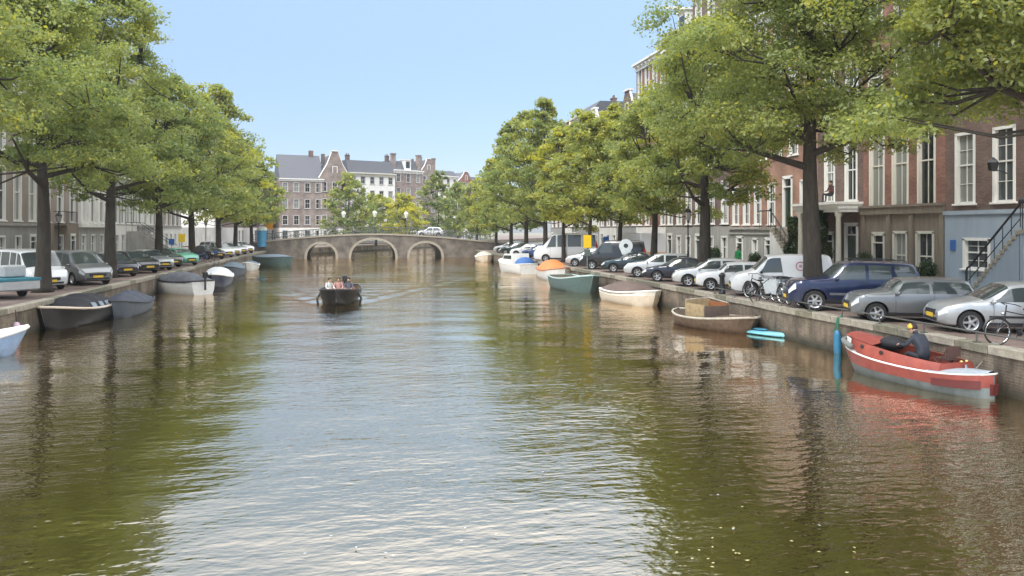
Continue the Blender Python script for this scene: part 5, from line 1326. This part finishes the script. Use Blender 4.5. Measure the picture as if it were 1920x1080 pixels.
RRC = plain('cream_rail', (.58,.48,.38), .5); WOOD = plain('old_brown_wood', (.11,.072,.045), .8, var=.4, scale=4, bump=.4); WOODV = plain('varnished_wood', (.30,.12,.05), .35, coat=.4, var=.25)
DN = math.radians(-90)   # bow toward the camera
def L(px, py, dx=0): q = at(px, py); return (q.x+dx, q.y, 0)
sl1 = boat('black sloop with a pale pink-cream rail and dark cover near the left edge', L(138, 606, .1), DN-.16, 4.6, 2.0, .66, HB_, rail=RRC, cover=TARP_D, coverh=.52, rail_r=.055, rise=.30, fenders=0, cov_u=(.05,.78), cpow=3.2, covwin=True)
boat('blue-grey boat under a dark tented cover behind the black sloop', (-10.9, at(235,590).y+.8, 0), DN+.05, 5.2, 1.9, .5, HS, rail=DARKPL, cover=plain('night_blue_tarpaulin', (.035,.042,.062), .7, var=.3, scale=3, bump=.6), coverh=.55, cpow=1.25, motor=False, cov_u=(.03,.9))
# the tyre-like black engine at its outer end
boat('white boat with a grey cover and a black outboard motor on the left', L(340, 549), math.radians(134), 4.8, 2.1, .78, HW, rail=DARKPL, cover=TARP_G, coverh=.5, motor=True, rise=.2)
boat('navy boat with a long white canopy on the left', L(408, 534), DN+.05, 6.0, 2.1, .62, HN, rail=WHITE, cover=plain('white_canopy', (.55,.57,.58), .6, bump=.3), coverh=.6, foredeck=.2)
boat('slate blue covered boat behind the navy one', L(448, 516, -.5), DN, 5.4, 2.0, .55, HS, rail=DARKPL, cover=TARP_S, coverh=.55)
boat('small white dinghy with a blue cover toward the bridge', L(478, 506, -.5), DN, 4.6, 1.8, .5, HW, rail=WHITE, cover=TARP_S, coverh=.35)
boat('broad teal-grey flat boat nearest the left end of the bridge', L(516, 498, 0), DN+.5, 6.4, 3.0, .95, HT, rail=HS, cover=TARP_S, coverh=.3, rise=.15, stern=.95)
lw, a_, b_, c_ = boat('blue and white motorboat cut by the left edge', L(-112, 678), math.radians(40), 4.0, 1.7, .48, plain('pale_blue_hull', (.22,.32,.48), .35, coat=.3), rail=WHITE, foredeck=.3, deckm=WHITE, inner=WHITE)
MB().box(-.3,.1,-.3,-.05,.5,.85).box(-.3,.1,.1,.35,.5,.85).build('seats', WHITE, lw)
# right bank
boat('white and orange wooden boat with an orange canopy behind the green-grey one', L(1030, 524, .4), DN-.03, 6.8, 2.3, .75, HW, rail=WOODV, cover=plain('orange_canopy', (.55,.20,.06), .7, bump=.4), coverh=.75, cov_u=(.05,.75), foredeck=.2)
cr, sh_, hb_, xx_ = boat('white cabin cruiser with a blue stern cover on the right', L(962, 511, .3), math.radians(100), 6.2, 2.4, .85, HW, rail=WHITE, foredeck=.55, deckm=WHITE)
MB().prism([(-1.2,.85),(1.6,.95),(1.0,1.75),(-1.1,1.85)], -.85, .85).build('cabin', WHITE, cr); MB().prism([(-.9,1.3),(1.2,1.3),(.95,1.62),(-.9,1.66)], -.87, .87).build('cabin_window', CGLASS, cr)
MB().sphere((-2.2,0,.8), 1.0, 12, 8, (.9,1.0,.75)).build('stern_cover', plain('blue_cover', (.04,.12,.32), .7, bump=.4), cr, True)
boat('small cream launch at the right foot of the bridge', L(908, 490, 0), DN, 5.0, 2.2, .6, HC, rail=WHITE, cover=plain('pale_cover', (.42,.42,.33), .7), coverh=.6)
gb = boat('open green-grey launch with a pale green rail, bow toward the camera', L(1077, 543), DN+.10, 5.4, 2.5, .78, HT, rail=plain('pale_green_rail', (.38,.50,.48), .4, coat=.3), rise=.35, foredeck=.34, deckm=plain('pale_green_deck', (.33,.44,.42), .5))
boat('cream sloop with a brown cover on the right', L(1183, 568), DN+.16, 4.6, 2.1, .62, HC, rail=WHITE, cover=TARP_B, coverh=.5, rise=.25, stripe=plain('cream_light', (.7,.66,.58), .4), fenders=0)
ob, sh_, hb_, xx_ = boat('weathered brown wooden boat with a patched open wheelhouse', L(1334, 613), DN+.22, 4.5, 2.1, .42, WOOD, rail=plain('worn_cream_rail', (.40,.36,.29), .7, var=.3), deckm=WOOD, rise=.25, foredeck=.28, double=True)
MB().box(-1.0,.35,-.62,.62,.3,.42).build('floor_box', WOOD, ob)
MB().box(-.95,-.88,-.62,.62,.4,1.08).build('aft_panel', plain('ochre_plywood', (.32,.24,.13), .8, var=.3), ob); MB().box(-.9,.3,.56,.63,.4,1.0).build('side_panel', WOODV, ob); MB().box(-.9,.3,-.63,-.56,.4,.95).build('side_panel', plain('ochre_plywood', (.32,.24,.13)), ob)
MB().box(.3,.36,-.62,.62,.4,.9).build('front_panel', TARP_B, ob); MB().tube([(-.9,-.6,1.08),(-.9,.6,1.12),(.33,.6,1.0)], .03, 6).build('cabin_rail', plain('worn_cream_rail', (.4,.36,.29)), ob)
MB().lathe([(.13,.4),(.13,.75),(.1,.8)], 12, (-1.45,.1,0)).build('bucket', plain('pinkish', (.5,.15,.18), .5), ob)
kp = at(1428, 627); t = thing('kayak', 'light blue kayak lying on the water behind the brown boat', 'kayak', (kp.x, kp.y, 0), math.radians(-68))
rows = []
for i in range(21):
    u = i/20; w = .36*math.sin(math.pi*(.02+.96*u))**.7; z = .12+.10*abs(2*u-1)**2.5; rows.append([(3.1*(u-.5), w*math.cos(a), z*.55+z*.75*math.sin(a)*(1 if math.sin(a)>0 else .8)) for a in np.linspace(0, 2*math.pi, 13)[:-1]])
MB().grid(rows, True).build('kayak_hull', plain('light_blue_plastic', (.20,.52,.62), .35, coat=.3, var=.08), t, True); MB().sphere((-.1,0,.20), .28, 14, 6, (1.3,.7,.12)).build('cockpit', plain('blue_dark_plastic', (.06,.25,.38)), t, True)

# red tug-like boat in the foreground
RED = plain('red_oxide_paint', (.25,.05,.037), .45, coat=.2, var=.25, scale=3); ORR = plain('orange_red_paint', (.28,.058,.038), .45, coat=.2, var=.22, scale=3)
GHULL = plain('grey_green_hull', (.13,.155,.155), .6, var=.35, scale=3, streak=True); GDECK = plain('grey_deck', (.33,.37,.41), .5, var=.2)
pa, pb = at(1620, 694), at(1850, 746); ctr = (pa+pb)/2; ang = math.atan2(pa.y-pb.y, pa.x-pb.x)
rbx, sh_, hb_, xx_ = boat('red and grey tug-like boat with a person aboard in the right foreground', (ctr.x, ctr.y, 0), ang, 4.25, 1.62, .48, GHULL, rail=WHITE, stripe=RED, double=True, rail_r=.028, s0=.45, rise=.20, bow=.62, inner=WOOD, foredeck=.16, deckm=GDECK)
# aft deck (near end), long and low
rows = []
for i in range(9):
    u = .01+.30*i/8; w = hb_(u); s_ = sh_(u); rows.append([(xx_(u,s_),y*w,s_+.03+.05*(1-y*y)) for y in (-1,-.5,0,.5,1)])
MB().grid(rows).build('aft_deck', GDECK, rbx, True)
# raised red coaming, higher toward the bow
rows_o = []; cb_ = MB()
for q in (-1, 1):
    rr = []
    for i in range(15):
        u = .24+.70*i/14; w = hb_(u)*.90; s_ = sh_(u); h = .22+.13*(i/14)**.8; rr.append([(xx_(u,s_),q*w,s_),(xx_(u,s_),q*w*.93,s_+h*.6),(xx_(u,s_),q*w*.86,s_+h)])
    cb_.grid(rr)
    ri = [[(p[0], p[1]-q*.05, p[2]) for p in r_] for r_ in rr]; cb_.grid(ri)
    cb_.grid([[r_[2], (r_[2][0], r_[2][1]-q*.05, r_[2][2])] for r_ in rr])
u = .24; w = hb_(u)*.9; s_ = sh_(u); cb_.add([(xx_(u,s_),-w,s_),(xx_(u,s_),w,s_),(xx_(u,s_),w*.86,s_+.22),(xx_(u,s_),-w*.86,s_+.22)], [(0,1,2,3)])
cb_.build('coaming', ORR, rbx, 50)
rows = []
for i in range(6):
    u = .72+.22*i/5; f = (u-.24)/.70; w = hb_(u)*.90*.86; z = sh_(u)+.22+.13*f**.8; rows.append([(xx_(u,z),y*w,z+.02+.07*(1-y*y)) for y in (-1,-.5,0,.5,1)])
MB().grid(rows).build('cabin_roof', RED, rbx, True)
for u in (.80, .64):
    for q in (-1,1):
        w = hb_(u)*.90*.95; MB().lathe([(.055,-.012),(.055,.012)], 12, (xx_(u,.5), q*w, sh_(u)+.22), 'y').build('porthole', DARKPL, rbx)
for q in (-1,1):
    rr = [[(xx_(u,sh_(u)), q*hb_(u)*.915, sh_(u)), (xx_(u,sh_(u)), q*hb_(u)*.86, sh_(u)+.32)] for u in (.90,.93,.955)]
    MB().grid(rr).build('white_bow_panel', WHITE, rbx)
ur = np.linspace(.86,1.0,7); rp_ = [(xx_(u,sh_(u))+.03, hb_(u)+.03, sh_(u)+.16) for u in ur]+[(xx_(u,sh_(u))+.03, -hb_(u)-.03, sh_(u)+.16) for u in ur[::-1]]
MB().tube(rp_, .075, 8).build('bow_fender', plain('grey_rope', (.16,.17,.16), .9, bump=.8, scale=30), rbx, True)
MB().prism([(-2.14,.10),(-1.65,.06),(-1.60,.34),(-2.18,.36)], -.09, .09).build('rudder', plain('dark_red', (.10,.016,.015), .5), rbx)
rr = []
for q in (-1,1):
    MB().grid([[(xx_(u,.3),q*(hb_(u)*.99+.015),sh_(u)*.38),(xx_(u,.3),q*(hb_(u)+.014),sh_(u)*.74)] for u in np.linspace(.03,.27,8)]).build('red_quarter_panel', plain('dark_red', (.10,.016,.015), .5), rbx, True)
MB().lathe([(.03,0),(.035,.14),(.06,.15)], 8, (-1.05,.25,sh_(.25)+.03)).lathe([(.03,0),(.035,.14),(.06,.15)], 8, (-1.2,-.2,sh_(.25)+.03)).build('bollard', CHROME, rbx)
for (x, y) in ((-.98,-.48),(-1.0,-.28)): MB().sphere((x,y,sh_(.27)+.2), .05, 8, 6).build('brass_lamp', plain('brass', (.7,.5,.2), .3, metal=.6), rbx, True)
MB().sphere((.85,.05,.92), .34, 12, 8, (1.1,.8,.55)).build('grey_bundle', TARP_D, rbx, True)
# mooring line
MB().tube([(-1.5,-.1,sh_(.2)+.06),(-1.2,-.8,.75),(-.9,-1.35,1.12)], .015, 5).build('mooring_line', plain('old_rope', (.2,.18,.14), .9), rbx)
# folding chair aboard
ch = thing('folding_chair', 'brown folding chair at the near end of the red boat cockpit', 'chair', (ctr.x+math.cos(ang)*-.72+.1, ctr.y+math.sin(ang)*-.72, .34), ang+math.pi*.5)
CHB = plain('chair_brown', (.07,.035,.028), .6)
for x in (-.22,.22): MB().tube([(x,-.22,0),(x,.22,.72)], .016, 6).tube([(x,.22,0),(x,-.2,.42)], .016, 6).build('leg', CHB, ch)
MB().box(-.22,.22,-.2,.2,.40,.43).build('seat', CHB, ch); MB().box(-.22,.22,.17,.21,.48,.74).build('backrest', CHB, ch)

# ---------------------------------------------------------------- people
def person(label, loc, rz, pose, top, trousers, hairc, fingers=False, cap=None, scale=1.0, group=None):
    t = thing('person', label, 'person', loc, rz, group); t.scale = (scale,)*3
    P = {}; 
    if pose == 'stand':
        P = dict(pel=(0,0,.94), wa=(0,0,1.08), ch=(0.01,0,1.30), nk=(0,0,1.48), hd=(.02,0,1.60), ht=(.02,0,1.68),
                 hl=(0,.10,.90), kl=(.02,.11,.50), al=(-.02,.12,.09), tl=(.14,.13,.04), hr=(0,-.10,.90), kr=(.05,-.11,.50), ar=(0,-.12,.09), tr=(.16,-.13,.04),
                 sl=(0,.18,1.42), el=(-.02,.24,1.14), wl=(.10,.24,.92), fl=(.14,.23,.84), sr=(0,-.18,1.42), er=(-.02,-.24,1.14), wr=(.10,-.24,.92), fr=(.14,-.23,.84))
    elif pose == 'sit':
        P = dict(pel=(0,0,.10), wa=(-.02,0,.24), ch=(.0,0,.46), nk=(.02,0,.64), hd=(.05,0,.76), ht=(.05,0,.84),
                 hl=(.04,.11,.09), kl=(.44,.14,.14), al=(.44,.13,-.26), tl=(.56,.14,-.30), hr=(.04,-.11,.09), kr=(.44,-.14,.14), ar=(.46,-.13,-.26), tr=(.58,-.14,-.30),
                 sl=(.0,.18,.58), el=(.08,.25,.34), wl=(.28,.20,.28), fl=(.36,.17,.27), sr=(.0,-.18,.58), er=(.08,-.25,.34), wr=(.28,-.20,.28), fr=(.36,-.17,.27))
    elif pose == 'bend':    # seated and bowed far forward, arms reaching ahead
        P = dict(pel=(0,0,.10), wa=(.05,0,.26), ch=(.15,0,.48), nk=(.26,0,.64), hd=(.35,0,.755), ht=(.37,0,.84),
                 hl=(.04,.11,.09), kl=(.42,.16,.16), al=(.40,.15,-.26), tl=(.52,.16,-.30), hr=(.04,-.11,.09), kr=(.42,-.16,.16), ar=(.42,-.15,-.26), tr=(.54,-.16,-.30),
                 sl=(.19,.18,.58), el=(.34,.27,.36), wl=(.57,.21,.36), fl=(.64,.19,.35), sr=(.19,-.18,.58), er=(.34,-.27,.36), wr=(.57,-.21,.36), fr=(.64,-.19,.35))
    bulk = 1.22 if fingers else 1.0
    rad = dict(pel=.145, wa=.125, ch=.15, nk=.055, hd=.095, ht=.075, hl=.09, kl=.06, al=.042, tl=.035, hr=.09, kr=.06, ar=.042, tr=.035,
               sl=.062, el=.046, wl=.03, fl=.034, sr=.062, er=.046, wr=.03, fr=.034)
    for k_ in ('pel','wa','ch','sl','sr','el','er'): rad[k_] *= bulk
    E = [('pel','wa','t'),('wa','ch','t'),('ch','nk','t'),('nk','hd','s'),('hd','ht','s'),('pel','hl','p'),('hl','kl','p'),('kl','al','p'),('al','tl','b'),('pel','hr','p'),('hr','kr','p'),('kr','ar','p'),('ar','tr','b'),
         ('ch','sl','t'),('sl','el','t'),('el','wl','t'),('wl','fl','s'),('ch','sr','t'),('sr','er','t'),('er','wr','t'),('wr','fr','s')]
    if fingers:
        for sd in ('l','r'):
            w, f = Vector(P['w'+sd]), Vector(P['f'+sd]); d = (f-w).normalized(); side = Vector((0,1,0)) if sd == 'l' else Vector((0,-1,0)); P['w'+sd+'p'] = w
            for k, (o_, ln) in enumerate(((-.028,.075),(-.009,.085),(.011,.08),(.029,.062))):
                a = f+side*o_+d*.015; m_ = a+d*ln*.55+Vector((0,0,-.008)); e_ = a+d*ln*.9+Vector((0,0,-.035))
                P[f'g{sd}{k}a'] = a; P[f'g{sd}{k}b'] = m_; P[f'g{sd}{k}c'] = e_
                for nm in 'abc': rad[f'g{sd}{k}{nm}'] = .0095
                E += [('f'+sd, f'g{sd}{k}a','s'),(f'g{sd}{k}a',f'g{sd}{k}b','s'),(f'g{sd}{k}b',f'g{sd}{k}c','s')]
            a = w.lerp(f,.4)-side*.03; P[f'h{sd}a'] = a; P[f'h{sd}b'] = a-side*.03+d*.045+Vector((0,0,-.01)); rad[f'h{sd}a'] = .013; rad[f'h{sd}b'] = .010
            E += [('w'+sd, f'h{sd}a','s'),(f'h{sd}a',f'h{sd}b','s')]
            del P['w'+sd+'p']
    keys = list(P); me = bpy.data.meshes.new('body'); me.from_pydata([tuple(P[k]) for k in keys], [(keys.index(a), keys.index(b_)) for a, b_, c in E], [])
    o = bpy.data.objects.new('tmp', me); col.objects.link(o); md = o.modifiers.new('s', 'SKIN')
    for i, k in enumerate(keys): me.skin_vertices[0].data[i].radius = (rad[k],)*2
    me.skin_vertices[0].data[keys.index('pel')].use_root = True
    sd_ = o.modifiers.new('d', 'SUBSURF'); sd_.levels = 2; sd_.render_levels = 2
    dg = bpy.context.evaluated_depsgraph_get(); out = bpy.data.meshes.new_from_object(o.evaluated_get(dg)); bpy.data.objects.remove(o)
    out.name = 'body'; out.materials.clear()
    for m in (SKIN, top, trousers, BLACK): out.materials.append(m)
    segs = [(Vector(P[a]), Vector(P[b_]), {'s':0,'t':1,'p':2,'b':3}[c], (rad[a]+rad[b_])/2) for a, b_, c in E]
    idx = []
    for p in out.polygons:
        best = None
        for (a, b_, mi, r_) in segs:
            d = b_-a; f = max(0, min(1, (p.center-a).dot(d)/d.length_squared)); dist = (p.center-(a+d*f)).length-r_
            if best is None or dist < best[0]: best = (dist, mi)
        idx.append(best[1])
    out.polygons.foreach_set('material_index', idx); out.polygons.foreach_set('use_smooth', [True]*len(idx)); bo = link('body', out, t)
    hd = Vector(P['hd']); up = (Vector(P['ht'])-Vector(P['nk'])).normalized(); c = hd+up*.035
    fwd = Vector((1,0,0)); fwd = (fwd-up*fwd.dot(up)).normalized()
    h = MB()
    HM = plain('hair_'+hairc, {'dark':(.015,.011,.009),'brown':(.06,.035,.02),'blond':(.35,.24,.12)}[hairc], .7, bump=.6, scale=40)
    cc = c-fwd*.02+up*.02; h.sphere(cc, .108, 12, 9, (1,.92,1.05)); h.build('hair', HM, t, True)
    f_ = MB().sphere(hd+fwd*.045+up*.0, .082, 12, 9, (.85,.82,1.15)); nose = hd+fwd*.125+up*.005; f_.sphere(nose, .017, 6, 5)
    for q in (-1,1): f_.sphere(hd+Vector((0,q*.085,0))-up*.0, .022, 6, 5, (.8,.5,1.2))
    f_.build('face', SKIN, t, True); ey = MB()
    for q in (-1,1): ey.sphere(hd+fwd*.113+Vector((0,q*.03,0))+up*.03, .010, 6, 5)
    ey.build('eyes', BLACK, t); MB().cbox(hd+fwd*.112-up*.045,(.012,.04,.010)).build('mouth', plain('lips', (.35,.12,.1), .5), t)
    if cap:
        k = MB().sphere(c+up*.045, .118, 14, 8, (1.05,.98,.75)).build('cap', cap, t, True); MB().sphere(c+fwd*.13+up*.03, .08, 10, 4, (1,1,.12)).build('cap_peak', BLACK, t, True)
    return t
JN = plain('dark_jacket', (.022,.027,.040), .75, var=.2, scale=9, bump=.4); TD = plain('dark_trousers', (.02,.02,.025), .8)
m, nt, b = new_mat('yellow_black_cap'); wv = nt.nodes.new('ShaderNodeTexVoronoi'); wv.inputs['Scale'].default_value = 16; tcn = nt.nodes.new('ShaderNodeTexCoord'); nt.links.new(tcn.outputs['Object'], wv.inputs['Vector'])
cr_ = nt.nodes.new('ShaderNodeValToRGB'); cr_.color_ramp.interpolation = 'CONSTANT'; cr_.color_ramp.elements[0].color = (.02,.015,.01,1); cr_.color_ramp.elements[1].position = .30; cr_.color_ramp.elements[1].color = (.75,.42,.05,1)
nt.links.new(wv.outputs[0], cr_.inputs[0]); nt.links.new(cr_.outputs[0], b.inputs['Base Color']); b.inputs['Roughness'].default_value = .8; CAPM = m
pr = Vector((math.cos(ang), math.sin(ang)))
person('person in a dark jacket and yellow patterned cap bending forward in the red boat', (ctr.x-pr.x*.45-.28, ctr.y-pr.y*.45, .66), ang, 'bend', JN, TD, 'dark', True, CAPM)
GREENT = plain('green_shirt', (.03,.33,.10), .8)
p = at_d(1384, 50, 0); person('person in a bright green shirt by the stair of the orange brick house', (p.x, p.y, SZ), math.radians(200), 'stand', GREENT, TD, 'dark')
tp_ = Vector((XF(39.5)-.9, 39.3, SZ+4.36)); person('person in dark red sitting on the terrace above the white porch', (tp_.x, tp_.y, tp_.z+.35), math.radians(180), 'sit', plain('dark_red_top', (.08,.025,.03), .8), TD, 'dark')
# sloop under way
ms, sh_, hb_, xx_ = boat('black sloop under way in mid canal carrying three people', (MBOAT.x, MBOAT.y+2.3, .03), DN-.06, 5.6, 2.3, .62, HB_, name='moving_boat', rail=plain('black_rail', (.02,.022,.03), .4), rise=.22, bow=.42, inner=WOOD, group=None, foredeck=.18, deckm=WOOD, motor=True)
MB().box(-2.2,-1.8,-.7,.7,.3,.55).build('aft_bench', WOODV, ms)
for (px, q) in ((.65,-1),(.65,1)): MB().tube([(.9,q*1.02,.5),(.9,q*1.2,.2),(1.1,q*1.15,-.05)], .06, 8).build('rope_fender', BLACK, ms, True)
WSH = plain('white_shirt', (.62,.60,.56), .8); PSH = plain('pink_shirt', (.50,.27,.24), .8); GSH = plain('grey_shirt', (.10,.10,.12), .8)
d = Vector((math.cos(DN-.06), math.sin(DN-.06))); lft = Vector((-d.y, d.x))
for (a, s_, m, hr, lb_, rot, ps) in ((.2,-.62,WSH,'brown','person in a white shirt lounging on the left side of the sloop under way',.7,'sit'),(-.3,-.15,PSH,'brown','person in a pink top in the middle of the sloop under way',.1,'sit'),(-.1,.45,GSH,'dark','person in dark grey on the right side of the sloop under way',-.1,'sit')):
    person(lb_, (MBOAT.x+d.x*a+lft.x*s_, MBOAT.y+2.3+d.y*a+lft.y*s_, .42), DN-.06+rot, ps, m, TD, hr, group='people aboard the sloop under way')

# ---------------------------------------------------------------- planters, floating leaves, litter
POT = plain('dark_pot', (.05,.05,.05), .7)
def planter(label, x, y, h, w_, seed):
    rng = np.random.default_rng(seed); t = thing('potted_plant', label, 'plant', (x, y, SZ)); n = 2200
    MB().lathe([(w_*.35,0),(w_*.48,.4),(w_*.5,.42),(w_*.4,.42)], 12).build('pot', POT, t, 40)
    d = rng.normal(size=(n,3)); d /= np.linalg.norm(d,axis=1)[:,None]; P = d*rng.uniform(.5,1,n)[:,None]*np.array([w_*.65,w_*.65,h*.5])*(1+.2*np.sin(d[:,:1]*7)); P[:,2] += .4+h*.45
    link('foliage', leaf_mesh('foliage', P, d, .07, .35+rng.normal(0,.12,n), IVY, rng), t)
for i, (yy, h, w_, lb_) in enumerate(((36.6,1.3,.8,'bushy potted plant at the left side of the brown sandstone ground floor'),(31.9,1.0,.7,'potted plant beside the blue-grey basement wall'),(43.2,1.6,.9,'dark shrub between the ivy and the orange brick house'),(55,1.2,.8,'potted shrub before the purple-brown house'),(48.6,.9,.7,'low potted plant left of the stone stair'))):
    planter(lb_, XF(yy)-.65, yy, h, w_, 50+i)
lm = [MB().add([(-.026,0,.004),(0,-.016,.005),(.028,0,.004),(0,.017,.007)], [(0,1,2,3)]).mesh('floating_leaf', m_) for m_ in (plain('fallen_leaf_yellow', (.30,.26,.11), .6), plain('fallen_leaf_pale', (.36,.36,.33), .6))]
for i in range(34):
    px, py = (R.gauss(1420, 90), R.gauss(1035, 22)) if i < 22 else ((R.uniform(430,1080), R.gauss(1030, 14)) if i < 30 else (R.uniform(1000,1560), R.uniform(880,1010)))
    p = at(px, min(1078, py)); o = link('floating_leaf', lm[0 if i < 22 else 1], None, (p.x, p.y, .022+R.uniform(0,.004)), R.uniform(0,6.28), label='small fallen elm leaf floating on the water in the foreground', category='leaf', group='fallen leaves floating in the foreground')
